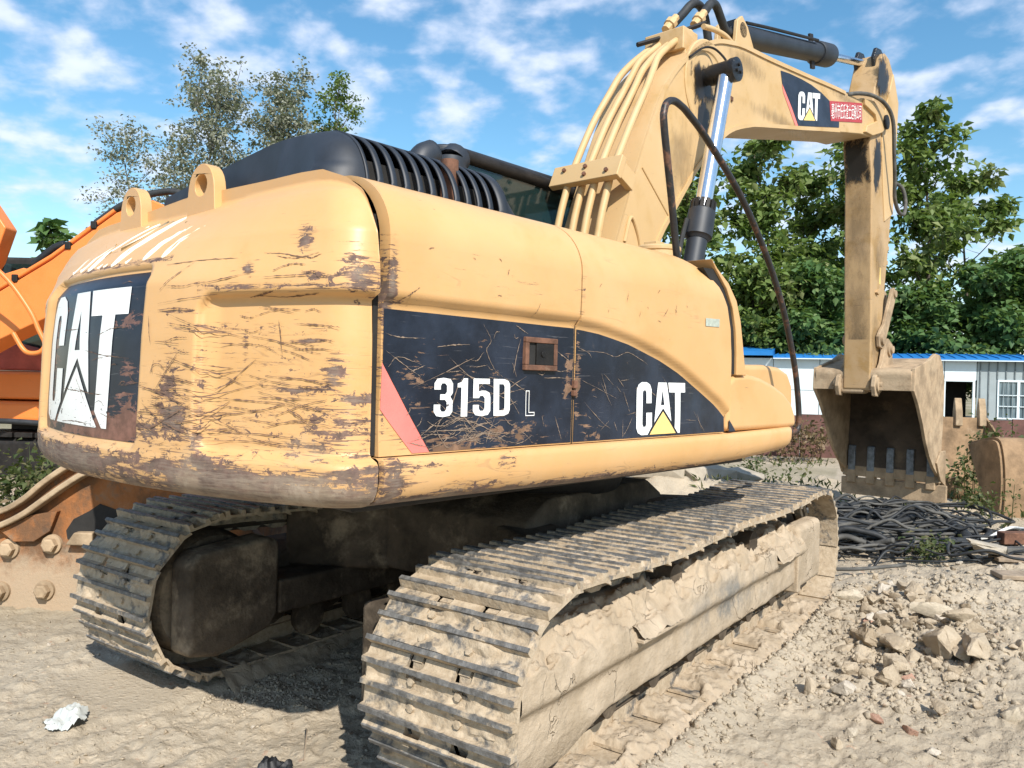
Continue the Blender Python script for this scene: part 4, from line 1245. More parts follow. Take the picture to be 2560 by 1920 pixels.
# ---- lift cylinders
for y, nm in ((-.43, 0), (.37, 1)):
    top = np.array([1.545, y, 3.655]); low = np.array([.95, y, 1.55])
    d = (low - top) / np.linalg.norm(low - top)
    cyl = body(MB().lathe([(0, .068), (.9, .068), (.905, .075), (.945, .075), (.95, .066), (1.05, .066)][::1], top + d * 1.21, d, 28), 'lift_cylinder', M['black_paint'], smooth=35)
    body(MB().lathe([(0, .07), (.02, .09), (.16, .094), (.2, .094), (.205, .085), (.225, .072)], top + d * 1.04, d, 28), 'cylinder_head', M['black_paint'], cyl, smooth=35)
    ribs = MB()
    for k in range(14):
        a = k / 14 * 2 * PI
        ribs.box((-.012, .066, -.03), (.012, .086, .05), M=(Matrix.Translation(top + d * 1.02) @ Vector(d).to_track_quat('Z', 'Y').to_matrix().to_4x4() @ Matrix.Rotation(a, 4, 'Z')))
    body(ribs, 'gland_nut', M['dark'], cyl)
    cyl.children[-1]['kind'] = 'stuff'
    body(MB().cyl(top + d * .05, top + d * 1.06, .056, 28), 'rod', M['chrome'], cyl)
    s_ = -1 if y < 0 else 1
    body(MB().lathe([(-.12, .07), (-.05, .072), (.03, .075), (.045, .082), (.085, .082), (.09, .06), (.091, 0)], top, (0, s_, 0), 22), 'rod_eye', M['grease'], cyl, smooth=35)
    body(MB().cyl((top[0] - .0, YB0 if y < 0 else YB1, top[2]), top + np.array([0, -.02 * s_, 0]), .06, 18), 'pin', M['grease'], cyl)
    bl = MB()
    for bx in ((0, .03), (.026, -.015), (-.026, -.015)):
        bl.lathe([(0, .012), (.012, .012), (.014, 0)], top + np.array([bx[0], .091 * s_, bx[1]]), (0, s_, 0), 8)
    body(bl, 'pin_bolts', M['dark'], cyl); cyl.children[-1]['kind'] = 'stuff'
    body(MB().tube(spline([top + d * 1.12 + np.array([-.09, -.05 * s_, .0]), top + d * 1.3 + np.array([-.11, -.05 * s_, 0]), top + d * 1.7 + np.array([-.12, -.04 * s_, 0])], 5), .016, 8), 'cylinder_pipe', M['hose'], cyl)
smear(1.50, 3.60, .26, .27, YB0 - .0145, boom)
smear(1.52, 3.36, .16, .22, YB0 - .0147, boom)
smear(4.3, 4.25, .9, .12, YB0 - .0035, boom, 'dirt_film', name='dirt_stain')
smear(2.9, 3.66, 1.2, .12, YB0 - .0034, boom, 'dirt_film', name='dirt_stain')
smear(1.25, 3.0, .35, .5, YB0 - .0033, boom, 'dirt_film', name='dirt_stain')
smear(2.2, 3.95, .6, .16, YB0 - .0036, boom, 'dirt_film', name='dirt_stain')

# ---- stick cylinder
A = np.array([2.40, -.03, 4.31]); B_ = np.array([5.56, -.03, 5.03]); d = (B_ - A) / np.linalg.norm(B_ - A)
sc_ = body(MB().lathe([(0, .05), (.03, .088), (1.72, .088), (1.75, .094)], A, d, 30), 'stick_cylinder', M['black_paint'], smooth=35)
body(MB().lathe([(1.72, .1), (1.74, .112), (2.02, .112), (2.05, .10), (2.06, .05)], A, d, 30), 'cylinder_head', M['black_paint'], sc_, smooth=35)
body(MB().cyl(A + d * 2.03, B_, .039, 22), 'rod', M['chrome'], sc_)
body(MB().box((-.04, -.012, -.155), (.04, .012, .165), M=Matrix.Translation(A + d * 1.62) @ Vector(d).to_track_quat('X', 'Z').to_matrix().to_4x4()), 'pipe_lug', M['dark'], sc_, bevel=.005)
body(MB().prism([(2.24, 4.06), (2.28, 4.36), (2.36, 4.42), (2.46, 4.36), (2.66, 4.12)], -.13, -.095).prism([(2.24, 4.06), (2.28, 4.36), (2.36, 4.42), (2.46, 4.36), (2.66, 4.12)], .035, .07), 'cylinder_bracket', M['boom_paint'], boom, bevel=.008)
body(MB().lathe([(-.1, .07), (.1, .07)], (2.38, -.03, 4.31), (0, 1, 0), 20).box((2.33, -.09, 4.28), (2.48, .03, 4.40)), 'cylinder_eye', M['grease'], sc_, bevel=.01)
body(MB().tube(spline([(2.5, -.09, 4.42), (3.0, -.11, 4.53), (3.9, -.12, 4.73)], 5), .014, 8), 'cylinder_pipe', M['dark'], sc_)

# ---- stick
stick_poly = [(5.33, 1.50), (5.38, 1.47), (5.52, 1.47), (5.58, 1.54), (5.63, 1.9), (5.70, 2.5), (5.79, 2.95), (5.90, 3.65), (5.97, 4.2), (6.0, 4.68), (5.80, 4.95), (5.66, 5.06), (5.52, 5.08), (5.42, 5.0), (5.26, 4.66), (5.14, 4.32), (5.15, 4.0), (5.22, 3.72), (5.27, 2.84), (5.32, 2.1)]
stick = body(MB().prism(stick_poly, -.2, .08), 'stick', M['stick_paint'], bevel=.018, seg=3, smooth=40)
co = np.array([v.co for v in stick.data.vertices])
body(MB().prism([(5.62, 3.3), (5.88, 3.42), (5.93, 4.1), (5.97, 4.66), (5.78, 4.93), (5.45, 4.3), (5.55, 3.6)], -.214, -.19), 'side_doubler', M['boom_paint'], stick, bevel=.008)
body(MB().prism([(5.38, 4.90), (5.34, 5.0), (5.42, 5.12), (5.56, 5.14), (5.68, 5.06), (5.72, 4.86)], -.15, -.11).prism([(5.38, 4.90), (5.34, 5.0), (5.42, 5.12), (5.56, 5.14), (5.68, 5.06), (5.72, 4.86)], .03, .07), 'rod_lug', M['grease'], stick, bevel=.01)
body(MB().lathe([(-.13, .045), (.13, .045)], (5.53, -.03, 5.03), (0, 1, 0), 18), 'lug_pin', M['dark'], stick)
smear(5.42, 4.78, .34, .40, -.2166, stick)
smear(5.36, 3.85, .22, .50, -.2036, stick)
smear(5.45, 2.0, .3, .6, -.2037, stick, 'dirt_film', name='dirt_stain')
smear(5.5, 2.9, .3, .5, -.2038, stick, 'dirt_film', name='dirt_stain')
X_, Z_ = np.meshgrid(np.linspace(-1, 1, 14), np.linspace(-1, 1, 20), indexing='ij')
for zc_, rz_, mt_ in ((2.2, .9, 'dirt_film'), (3.2, .8, 'dirt_film'), (1.9, .5, 'dirt_film'), (3.9, .4, 'grease_film')):
    zq_ = zc_ + Z_ * rz_
    xq_ = np.interp(zq_, [1.5, 2.1, 2.84, 3.72, 4.0, 4.32], [5.37, 5.32, 5.27, 5.22, 5.15, 5.14]) - .004 - .0006 * zc_
    o = body(MB().grid(np.stack([xq_, -.06 + X_ * .135, zq_], -1)), 'dirt_stain', M[mt_], stick, fix=False, smooth=180)
    fattr(o.data, 'fade', np.clip(1 - np.maximum(np.abs(X_) * .6, np.abs(Z_)), 0, 1).ravel())
for z in (2.86, 3.12, 3.02):
    body(MB().box((5.78 + (z - 2.9) * .16, -.19, z), (5.84 + (z - 2.9) * .16, -.12, z + .05)), 'hose_lug', M['stick_paint'], stick, bevel=.006)
body(MB().prism([(5.40, 2.52), (5.47, 2.50), (5.46, 2.56)], -.225, -.2), 'wear_lug', M['stick_paint'], stick)
body(MB().box((5.53, -.2025, 2.62), (5.57, -.199, 2.80)), 'yellow_mark', M['yellow_film'], stick)
body(MB().tube(spline([(4.45, -.2, 4.34), (4.7, -.24, 4.41), (5.0, -.27, 4.46), (5.25, -.31, 4.43), (5.42, -.33, 4.30), (5.55, -.31, 4.0), (5.66, -.29, 3.75), (5.74, -.27, 3.56), (5.9, -.27, 3.44), (6.08, -.27, 3.46), (6.18, -.25, 3.62), (6.15, -.22, 3.76), (6.0, -.18, 3.80)], 8),
               .02, 10), 'armoured_hose', M['hose_dusty'], stick)
# bucket cylinder on the front of the stick
bc = body(MB().cyl((6.16, -.06, 4.3), (6.02, -.06, 3.25), .07, 20), 'bucket_cylinder', M['black_paint'])
body(MB().cyl((6.03, -.06, 3.3), (5.94, -.06, 2.56), .036, 16), 'rod', M['chrome'], bc)
body(MB().prism([(5.95, 4.15), (6.2, 4.22), (6.2, 4.38), (5.95, 4.5)], -.1, -.02), 'cylinder_lug', M['boom_paint'], bc)
# linkage
for y0 in (-.245, .09):
    pts = [(5.84, 2.60), (5.91, 2.62), (5.97, 2.56), (5.93, 2.46), (5.66, 2.02), (5.57, 1.93), (5.46, 1.95), (5.43, 2.06), (5.50, 2.13), (5.6, 2.2)]
    lk = body(MB().prism(pts, y0, y0 + .035), 'idler_link', M['bucket_paint'], bevel=.008)
    body(MB().lathe([(0, .058), (.025, .055), (.027, .03), (.03, 0)], (5.53, y0 if y0 < 0 else y0 + .035, 2.03), (0, -1 if y0 < 0 else 1, 0), 20), 'link_pin', M['bucket_paint'], lk)
    body(MB().lathe([(0, .04), (.02, .038), (.022, 0)], (5.90, y0 if y0 < 0 else y0 + .035, 2.55), (0, -1 if y0 < 0 else 1, 0), 16), 'link_pin', M['bucket_paint'], lk)
body(MB().prism([(5.88, 2.60), (5.97, 2.56), (5.98, 2.0), (5.93, 1.86), (5.80, 1.86), (5.78, 2.0), (5.84, 2.5)], -.15, .03), 'power_link', M['bucket_paint'], bevel=.015)

# the stick hangs straight above the bucket hinge
for o in (stick, bc, *[q for q in EXC.children if q.name.split('.')[0] in ('idler_link', 'power_link')]):
    v_ = Matrix.Rotation(SWING, 4, 'Z') @ Vector((-.14, -.05, -.03))
    o.location = v_
# ---- bucket
YK0, YK1 = -.66, .34
side = [(5.20, 1.46), (5.215, 1.69), (5.73, 1.80), (5.94, 1.87), (6.10, 1.86), (6.22, 1.77), (6.32, 1.58), (6.315, 1.2), (6.27, .80), (6.34, .75), (6.35, .47), (6.18, .52), (5.98, .63), (5.80, .77), (5.66, .93), (5.53, 1.12), (5.36, 1.32)]
shell = spline([(5.20, 1.46), (5.205, 1.56), (5.22, 1.67), (5.45, 1.715), (5.75, 1.77), (5.98, 1.82), (6.14, 1.79), (6.25, 1.68), (6.30, 1.5), (6.305, 1.2), (6.27, .85), (6.25, .62), (6.235, .46)], 4)
sh2 = edge_off(shell, -.028)
buck = body(MB().prism([tuple(p) for p in shell] + [tuple(p) for p in sh2[::-1]], YK0 + .01, YK1 - .01), 'bucket', M['bucket_paint'], bevel=.004)
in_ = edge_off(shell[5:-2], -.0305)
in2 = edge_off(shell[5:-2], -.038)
body(MB().prism([tuple(p) for p in in_] + [tuple(p) for p in in2[::-1]], YK0 + .02, YK1 - .02), 'inner_shade_lining', M['bucket_inside'], buck)  # added skin that darkens the hollow: stained steel plus painted-in shade
for y0, y1 in ((YK0 - .02, YK0 + .015), (YK1 - .015, YK1 + .02)):
    body(MB().prism(side, y0, y1), 'side_plate', M['bucket_paint'], buck, bevel=.006)
    body(MB().prism([(6.18, .80), (6.36, .80), (6.38, .40), (6.18, .48), (6.02, .68)], y0 - .022 if y0 < 0 else y1, y0 if y0 < 0 else y1 + .022), 'side_cutter', M['bucket_paint'], buck, bevel=.006)
body(MB().box((6.20, YK0 - .03, .44), (6.26, YK1 + .03, .56)), 'lip', M['bucket_paint'], buck, bevel=.01)
body(MB().box((6.22, YK0 - .09, .22), (6.27, YK1 + .05, .42)), 'blade_plate', M['bucket_paint'], buck, bevel=.008)
for k in range(5):
    y = YK0 + .07 + k * .215
    body(MB().box((6.19, y - .05, .36), (6.31, y + .05, .52)), 'tooth_adapter', M['bucket_paint'], buck, bevel=.012)
    body(MB().prism([(6.19, .50), (6.19, .72), (6.205, .80), (6.24, .80), (6.24, .50)], y - .045, y + .04), 'worn_tooth', M['steel_tooth'], buck, bevel=.014, seg=3)
for y0 in (-.295, .075):
    ear = [(5.17, 1.40), (5.13, 1.50), (5.16, 1.60), (5.26, 1.66), (5.36, 1.76), (5.44, 1.95), (5.53, 2.02), (5.64, 1.98), (5.68, 1.86), (5.70, 1.74), (5.5, 1.62), (5.32, 1.44), (5.26, 1.39)]
    e_ = body(MB().prism(ear, y0 - .022, y0 + .022), 'hanger_ear', M['bucket_paint'], buck, bevel=.008)
    s_ = -1 if y0 < 0 else 1
    body(MB().lathe([(0, .085), (.02, .083), (.022, .045), (.05, .045), (.052, 0)], (5.24, y0 + s_ * .022, 1.52), (0, s_, 0), 22), 'ear_pin', M['bucket_paint'], buck)
    body(MB().lathe([(0, .07), (.02, .068), (.022, .04), (.045, .04), (.047, 0)], (5.56, y0 + s_ * .022, 1.90), (0, s_, 0), 22), 'ear_pin', M['bucket_paint'], buck)
body(MB().box((5.2, -.19, 1.42), (5.36, .07, 1.6)), 'stick_boss', M['bucket_paint'], buck, bevel=.03, seg=3)
body(MB().prism([(5.28, 1.49), (5.34, 1.49), (5.30, 1.53)], -.42, -.30), 'keeper_bar', M['bucket_paint'], buck)

# ---- handrail on the right front
hr = spline([(-.10, -1.06, 2.08), (-.20, -1.08, 2.36), (-.315, -1.1, 2.68), (-.318, -1.1, 2.76), (-.29, -1.1, 2.805), (-.235, -1.1, 2.825), (-.17, -1.1, 2.82), (-.10, -1.1, 2.80), (.09, -1.1, 2.72), (.47, -1.1, 2.505), (.79, -1.1, 2.24), (1.02, -1.1, 1.98), (1.18, -1.1, 1.72), (1.275, -1.1, 1.50), (1.315, -1.1, 1.24), (1.2, -1.08, 1.2), (1.0, -1.05, 1.19)], 8)
body(MB().tube(hr, .0175, 12), 'handrail', M['rail_rust'])

# ------------------------------------------------------------------ undercarriage (coordinates of the tracks)
def under(mb, name, mat, parent=None, **kw):
    return mb.build(name, mat, parent or EXC, 0., **kw)


SX, LC, RP, ZC = -1.55, 3.167, .29, .415
PITCH_ = .1735


def chain_path():
    """closed path of the pins: rear circle, sagging top, front circle, flat bottom"""
    pts = []
    for a in np.linspace(-PI / 2, PI / 2, 40, endpoint=False):
        pts.append((SX - RP * math.cos(a), ZC + RP * math.sin(a)))
    for t in np.linspace(0, 1, 60, endpoint=False):
        sag = .022 * (1 - math.cos(t * 4 * PI)) / 2 + .012 * math.sin(PI * t)
        pts.append((SX + LC * t, ZC + RP - sag))
    for a in np.linspace(PI / 2, -PI / 2, 40, endpoint=False):
        pts.append((SX + LC + RP * math.cos(a), ZC + RP * math.sin(a)))
    for t in np.linspace(0, 1, 60, endpoint=False):
        pts.append((SX + LC * (1 - t), ZC - RP))
    return np.array(pts)


CH = chain_path()
seg_ = np.linalg.norm(np.roll(CH, -1, 0) - CH, axis=1)
cum = np.concatenate([[0], np.cumsum(seg_)]); PER = cum[-1]
NSHOE = int(round(PER / PITCH_))
CHc = np.concatenate([CH, CH[:1]])


def chain_at(s):
    s = s % PER
    return np.array([np.interp(s, cum, CHc[:, 0]), np.interp(s, cum, CHc[:, 1])])


SW_ = .64


def shoe_mesh(name, seed):
    """triple grouser shoe: local x along the chain, z outwards, origin on the outer plate face"""
    mb = MB()
    h = SW_ / 2
    L = PITCH_ / 2
    nb = [-h, -.135, -.065, .065, .135, h]
    prof_full = [(-L - .012, -.012), (-L - .013, .025), (-L + .004, .028), (-L + .011, .0), (-.013, 0), (-.008, .026), (.008, .026), (.013, 0), (L - .026, 0), (L - .020, .026), (L - .004, .026), (L + .004, -.004), (L + .032, -.018), (L + .032, -.030), (L - .01, -.014)]
    prof_cut = [(-L - .012, -.012), (-L - .013, .025), (-L + .004, .028), (-L + .011, .0), (-.013, 0), (-.008, .026), (.008, .026), (.013, 0), (L - .042, 0), (L - .042, -.013)]
    for i in range(5):
        mb.prism(prof_cut if i in (1, 3) else prof_full, nb[i], nb[i + 1])
    r = random.Random(seed)
    # grouser across the notch
    for i in (1, 3):
        mb.prism([(L - .024, .010), (L - .019, .025), (L - .005, .025), (L - .002, .010)], nb[i], nb[i + 1])
    for sx in (-.045, .04):
        for sy in (-.1, .1):
            a = r.random()
            mb.lathe([(0, .015), (.011, .015), (.012, 0)], (sx, sy + (.005 if sx > 0 else 0), 0), (0, 0, 1), 6)
    # links on the inside
    for sy in (-.1, .1):
        mb.prism([(-L - .03, -.02), (-L - .04, -.08), (-L * .2, -.125), (L * .6, -.125), (L + .03, -.08), (L + .02, -.02), (0, -.012)], sy - .022, sy + .022)
    # dried mud packed between the grousers
    for x0, x1 in ((-L + .008, -.010), (.010, L - .023)):
        nx, ny = 7, 46
        X, Y = np.meshgrid(np.linspace(x0, x1, nx), np.linspace(-h + .004, h - .004, ny), indexing='ij')
        u = (X - x0) / (x1 - x0)
        Z = .012 * (np.abs(u - .5) * 2) ** 1.5 - .004 + .030 * fbm(X * 22 + seed * 3.1, Y * 9 + seed * 7.7, 4, seed, .6) + .012 * fbm(X * 5 + seed, Y * 3.2 + seed * 5, 2, seed + 3)
        Z = np.clip(Z, -.005, .021)
        Z -= .02 * np.exp(-((np.abs(Y) - .1) / .03) ** 2) * (x0 > 0)
        Z[:, 0] = Z[:, -1] = -.004
        mb.grid(np.stack([X, Y, Z], -1))
    me = mb.mesh(name)
    bm = bmesh.new(); bm.from_mesh(me); bmesh.ops.recalc_face_normals(bm, faces=bm.faces[:]); bm.to_mesh(me); bm.free()
    me.materials.append(M['shoe'])
    me.shade_smooth(); me.set_sharp_from_angle(angle=math.radians(35))
    return me


SHOES = [shoe_mesh('track_shoe', k) for k in range(6)]


def make_track(yc, phase):
    chain = MB()
    for sy in (-.1, .1):
        ring = [(p[0], yc + sy, p[1]) for p in CHc]
        chain.tube(np.array(ring), .028, 6, cap=False)
    tr = under(chain, 'track', M['frame_mud'])
    for k in range(NSHOE):
        s0 = phase + (k - .5) * PER / NSHOE; s1 = phase + (k + .5) * PER / NSHOE
        a, c_ = chain_at(s0), chain_at(s1)
        mid = (a + c_) / 2; t = (c_ - a) / np.linalg.norm(c_ - a)
        n = np.array([-t[1], t[0]])
        cen = np.array([0, 0])
        pos = mid + n * .092
        o = bpy.data.objects.new('track_shoe', SHOES[(k * 5 + int(yc > 0) * 3) % 6])
        rr_ = random.Random(k * 7 + int(yc * 10))
        flip = k % 2
        Mx = Matrix(((t[0], 0, n[0]), (0, 1, 0), (t[1], 0, n[1]))).to_4x4()
        # keep a right handed frame: y stays across the track
        Mx = Matrix(((t[0], 0, n[0], pos[0]), (0, 1, 0, yc + rr_.uniform(-.004, .004)), (t[1], 0, n[1], pos[1]), (0, 0, 0, 1)))
        o.matrix_basis = Mx
        COL.objects.link(o); o.parent = tr
    return tr


# the path runs bottom -> rear -> top, so its left side is inside: fix by direction
if True:
    a_ = chain_at(PI / 2 * RP)
    t_ = chain_at(PI / 2 * RP + .01) - a_
    if (np.array([-t_[1], t_[0]]) @ (a_ - np.array([SX, ZC]))) < 0:
        CH = CH[::-1].copy(); seg_ = np.linalg.norm(np.roll(CH, -1, 0) - CH, axis=1)
        cum = np.concatenate([[0], np.cumsum(seg_)]); CHc = np.concatenate([CH, CH[:1]])


def phase_for(phi):
    q = np.array([SX - RP * math.cos(phi), ZC + RP * math.sin(phi)])
    i = int(np.argmin(np.linalg.norm(CH - q, axis=1)))
    return cum[i]


make_track(-.995, phase_for(.07))
make_track(.995, phase_for(.13))

for yc in (-.995, .995):
    out = -1 if yc < 0 else 1
    # sprocket at the rear, idler at the front
    spk = MB().lathe([(-.03, .05), (-.03, .27), (.03, .27), (.03, .05)], (SX, yc, ZC), (0, 1, 0), 36)
    for k in range(21):
        a = 2 * PI * k / 21
        spk.box((-.02, -.03, .25), (.02, .03, .295), M=Matrix.Translation((SX, yc, ZC)) @ Matrix.Rotation(a, 4, 'Y'))
    under(spk, 'sprocket', M['frame_mud'], bevel=.004)
    under(MB().lathe([(-.07, .05), (-.07, .22), (-.03, .225), (-.03, .285), (.03, .285), (.03, .225), (.07, .22), (.07, .05)], (SX + LC, yc, ZC), (0, 1, 0), 40), 'idler', M['frame_mud'], smooth=30)
    under(MB().lathe([(-.0, .31), (.05, .312), (.15, .30), (.2, .28), (.21, 0)], (SX, yc - out * .05, ZC), (0, -out, 0), 40), 'final_drive', M['frame_mud'], smooth=40)
    for k in range(7):
        x = SX + .42 + k * .40
        under(MB().lathe([(-.22, .04), (-.215, .06), (-.15, .062), (-.148, .105), (-.1, .105), (-.095, .075), (.095, .075), (.1, .105), (.148, .105), (.15, .062), (.215, .06), (.22, .04)], (x, yc, .245), (0, 1, 0), 20), 'track_roller', M['frame_mud'], smooth=30)
    for x in (-.5, .55):
        under(MB().lathe([(-.2, .04), (-.2, .07), (.2, .07), (.2, .04)], (x, yc, .60), (0, 1, 0), 18), 'carrier_roller', M['frame_mud'], smooth=30)
    under(MB().prism([(-1.2, .30), (1.45, .30), (1.5, .40), (1.4, .52), (-1.0, .55), (-1.25, .45)], yc - .17, yc + .17), 'track_frame', M['frame_mud'], bevel=.02)
# travel motor guard inside the left track
yc = .995
mg = [(-1.80, .20), (-1.64, .165), (-1.34, .235), (-1.30, .30), (-1.30, .66), (-1.38, .69), (-1.74, .66), (-1.80, .62)]
under(MB().prism(mg, .56, .72), 'motor_guard', M['frame_mud'], bevel=.03, seg=3)
under(MB().prism([(-1.3, .46), (-.2, .44), (.9, .46), (.9, .30), (-.2, .28), (-1.3, .29)], .56, .80), 'inner_beam', M['frame_mud'], bevel=.015)
under(MB().prism([(-1.8, .25), (-1.3, .25), (-1.25, .65), (-1.8, .66)], -.70, -.52), 'motor_guard', M['frame_mud'], bevel=.03, seg=3)
# centre of the undercarriage
cb = under(MB().prism([(-.75, .45), (.75, .45), (.75, .80), (.55, .90), (-.55, .90), (-.75, .80)], -.55, .55), 'car_body', M['frame_mud'], bevel=.03)
for sx in (-1, 1):
    for sy in (-1, 1):
        under(MB().prism(sorted([(sx * .45, sy * .45), (sx * .75, sy * .35), (sx * 1.05, sy * .85), (sx * .72, sy * .88)], key=lambda p: math.atan2(p[1] - sy * .63, p[0] - sx * .74)), .44, .78, axis='z'), 'frame_leg', M['frame_mud'], cb, bevel=.03)
under(MB().lathe([(0, .56), (.05, .58), (.12, .58), (.125, .54), (.2, .54)], (0, 0, .88), (0, 0, 1), 48), 'slew_ring', M['dark'], smooth=30)

# dried mud over the outside of the right track frame
YO = -1.262
NX, xs = 260, np.linspace(-1.84, 1.30, 260)
sec = [(-1.17, .245), (-1.235, .247), (-1.262, .262), (-1.266, .30), (-1.266, .34), (-1.264, .40), (-1.262, .45), (-1.256, .50), (-1.245, .54), (-1.225, .575), (-1.19, .605), (-1.14, .635), (-1.08, .66), (-1.0, .675), (-.9, .68), (-.85, .62)]
sec = [(y + .018 * (z < .44) - .02 * (.44 < z < .56), z) for y, z in sec]
secS = spline(sec, 5)
P = np.zeros((NX, len(secS), 3)); bare = np.zeros((NX, len(secS)))
for i, x in enumerate(xs):
    front = sstep(.2, 1.3, x)
    rear = 1 - sstep(-1.6, -1.2, x)
    for j, (y, z) in enumerate(secS):
        k = j / (len(secS) - 1)
        zt = z
        if z > .45: zt = .45 + (z - .45) * (1.0 + .25 * rear - .35 * front * 0)
        if z < .3: zt = z - .07 * rear * (z < .26)
        P[i, j] = (x, y, zt)
topc = np.where(P[..., 1] < -1.15, .67, .63)
n1 = fbm(P[..., 0] * 3.5, P[..., 2] * 5 + P[..., 1] * 5, 5, 61, .6)
n2 = fbm(P[..., 0] * 14, P[..., 2] * 16 + P[..., 1] * 14, 4, 66, .6)
topm = sstep(.47, .58, P[..., 2])
n3 = np.abs(fbm(P[..., 0] * 9, P[..., 2] * 9 + P[..., 1] * 9, 4, 69, .65))
P[..., 2] += topm * (.08 * n1 + .03 * n2 - .035 * n3)
P[..., 1] -= (1 - topm) * (.008 * n1 + .003 * n2) + topm * .03 * n1
P[..., 2] = np.minimum(P[..., 2], topc)
rd = np.hypot(P[..., 0] - SX, P[..., 2] - ZC); out_ = (P[..., 0] < SX) & (rd > .355)
kk = np.where(out_, .355 / np.maximum(rd, 1e-6), 1)
P[..., 0] = SX + (P[..., 0] - SX) * kk; P[..., 2] = ZC + (P[..., 2] - ZC) * kk
bare = np.exp(-((P[..., 0] - .05) / .55) ** 2) * (1 - topm) * sstep(.27, .36, P[..., 2])
mudo = MB().grid(P).build('mud_crust', M['crust'], EXC, fix=False, smooth=180)
fattr(mudo.data, 'bare', bare.ravel())
# mud heaped over the bottom run of the right track, broken open at the rollers
Xs, Ys = np.meshgrid(np.linspace(-1.75, 1.95, 300), np.linspace(-1.40, -1.10, 36), indexing='ij')
kx = .5 + .5 * np.sin(Xs * 2 * PI / .40 + 1.2 + 2.2 * fbm(Xs * 1.3, Ys * 0 + 3, 2, 81))
Zs = .015 + .055 * sstep(-1.40, -1.25, Ys) + (.022 * fbm(Xs * 4, Ys * 6, 2, 83) + .035 * np.abs(fbm(Xs * 13, Ys * 15, 5, 88, .65))) * sstep(-1.41, -1.33, Ys)
Zs -= .22 * sstep(.55, .9, kx) * sstep(-1.29, -1.2, Ys)
Zs = np.where(Ys < -1.385, -.03, Zs)
o = MB().grid(np.stack([Xs + .02 * fbm(Xs * 9, Ys * 9, 3, 85), Ys + .02 * fbm(Xs * 6, Ys * 6, 3, 86), Zs], -1)).build('mud_heap', M['crust'], EXC, fix=False, smooth=180)
# lumps of mud along the inner side of the left track
Xs, Ys = np.meshgrid(np.linspace(-1.55, 1.5, 200), np.linspace(.50, .80, 26), indexing='ij')
Zs = -.04 + .09 * sstep(.54, .72, Ys) + .03 * np.abs(fbm(Xs * 9, Ys * 9, 5, 93, .65)) + .03 * fbm(Xs * 3, Ys * 4, 2, 95)
MB().grid(np.stack([Xs, Ys + .02 * fbm(Xs * 7, Ys * 7, 3, 97), Zs], -1)).build('mud_heap', M['crust'], EXC, fix=False, smooth=180)
for k in range(7):
    x = -1.0 + k * .36
    under(MB().lathe([(-.03, .06), (-.028, .095), (.02, .10), (.03, .06), (.031, 0)], (x, .70, .19), (0, -1, 0), 16), 'roller_cap', M['frame_mud'], bevel=.006)
# step plates, ledges hanging with clods
for x0, x1, z in ((-1.06, -.68, .475), (.70, 1.08, .475)):
    st = MB().box((x0, -1.315, z), (x1, -1.2, z + .014))
    under(st, 'step_plate', M['crust'], bevel=.003)
    Xs, Ys = np.meshgrid(np.linspace(x0, x1, 30), np.linspace(-1.32, -1.18, 12), indexing='ij')
    Zs = z + .015 + .05 * sstep(-1.32, -1.27, Ys) + .04 * fbm(Xs * 9, Ys * 9, 4, 71) + .05 * sstep(-1.26, -1.18, Ys)
    under(MB().grid(np.stack([Xs, Ys, Zs], -1)), 'mud_clod', M['crust'], smooth=180)
# idler mount and guard at the front
under(MB().box((1.28, -1.25, .2), (1.78, -1.12, .60)), 'idler_guard', M['crust'], bevel=.04, seg=3)
under(MB().box((1.20, -1.265, .2), (1.26, -1.15, .52)), 'frame_end', M['crust'], bevel=.01)

# ------------------------------------------------------------------ vegetation
def leaf_mesh(name, pts, size, seed, tint_base=None, droop=.3, aspect=.62, mat='leaf'):
    """one bent leaf (two quads folded at the rib) at each point"""
    r = np.random.default_rng(seed)
    n = len(pts)
    pts = np.asarray(pts, float)
    az = r.uniform(0, 2 * PI, n)
    pit = r.normal(-droop, .5, n)
    D = np.stack([np.cos(az) * np.cos(pit), np.sin(az) * np.cos(pit), np.sin(pit)], 1)
    S = np.stack([-np.sin(az), np.cos(az), np.zeros(n)], 1)
    roll = r.normal(0, .55, n)[:, None]
    N = np.cross(D, S)
    S = S * np.cos(roll) + N * np.sin(roll); N = np.cross(D, S)
    L = (size * r.uniform(.6, 1.35, n))[:, None]; w = L * aspect * .5
    a = pts; tip = pts + D * L - N * L * .12
    m1 = pts + D * L * .42 + S * w + N * L * .10
    m2 = pts + D * L * .42 - S * w + N * L * .10
    V = np.stack([a, m1, tip, m2], 1).reshape(-1, 3)
    i = np.arange(n)[:, None] * 4
    F = np.concatenate([np.concatenate([i, i + 1, i + 2], 1), np.concatenate([i, i + 2, i + 3], 1)])
    me = big_mesh(name, V, F)
    t = r.random(n) if tint_base is None else np.clip(np.asarray(tint_base) + r.normal(0, .16, n), 0, 1)
    fattr(me, 'tint', np.repeat(t, 4))
    return me


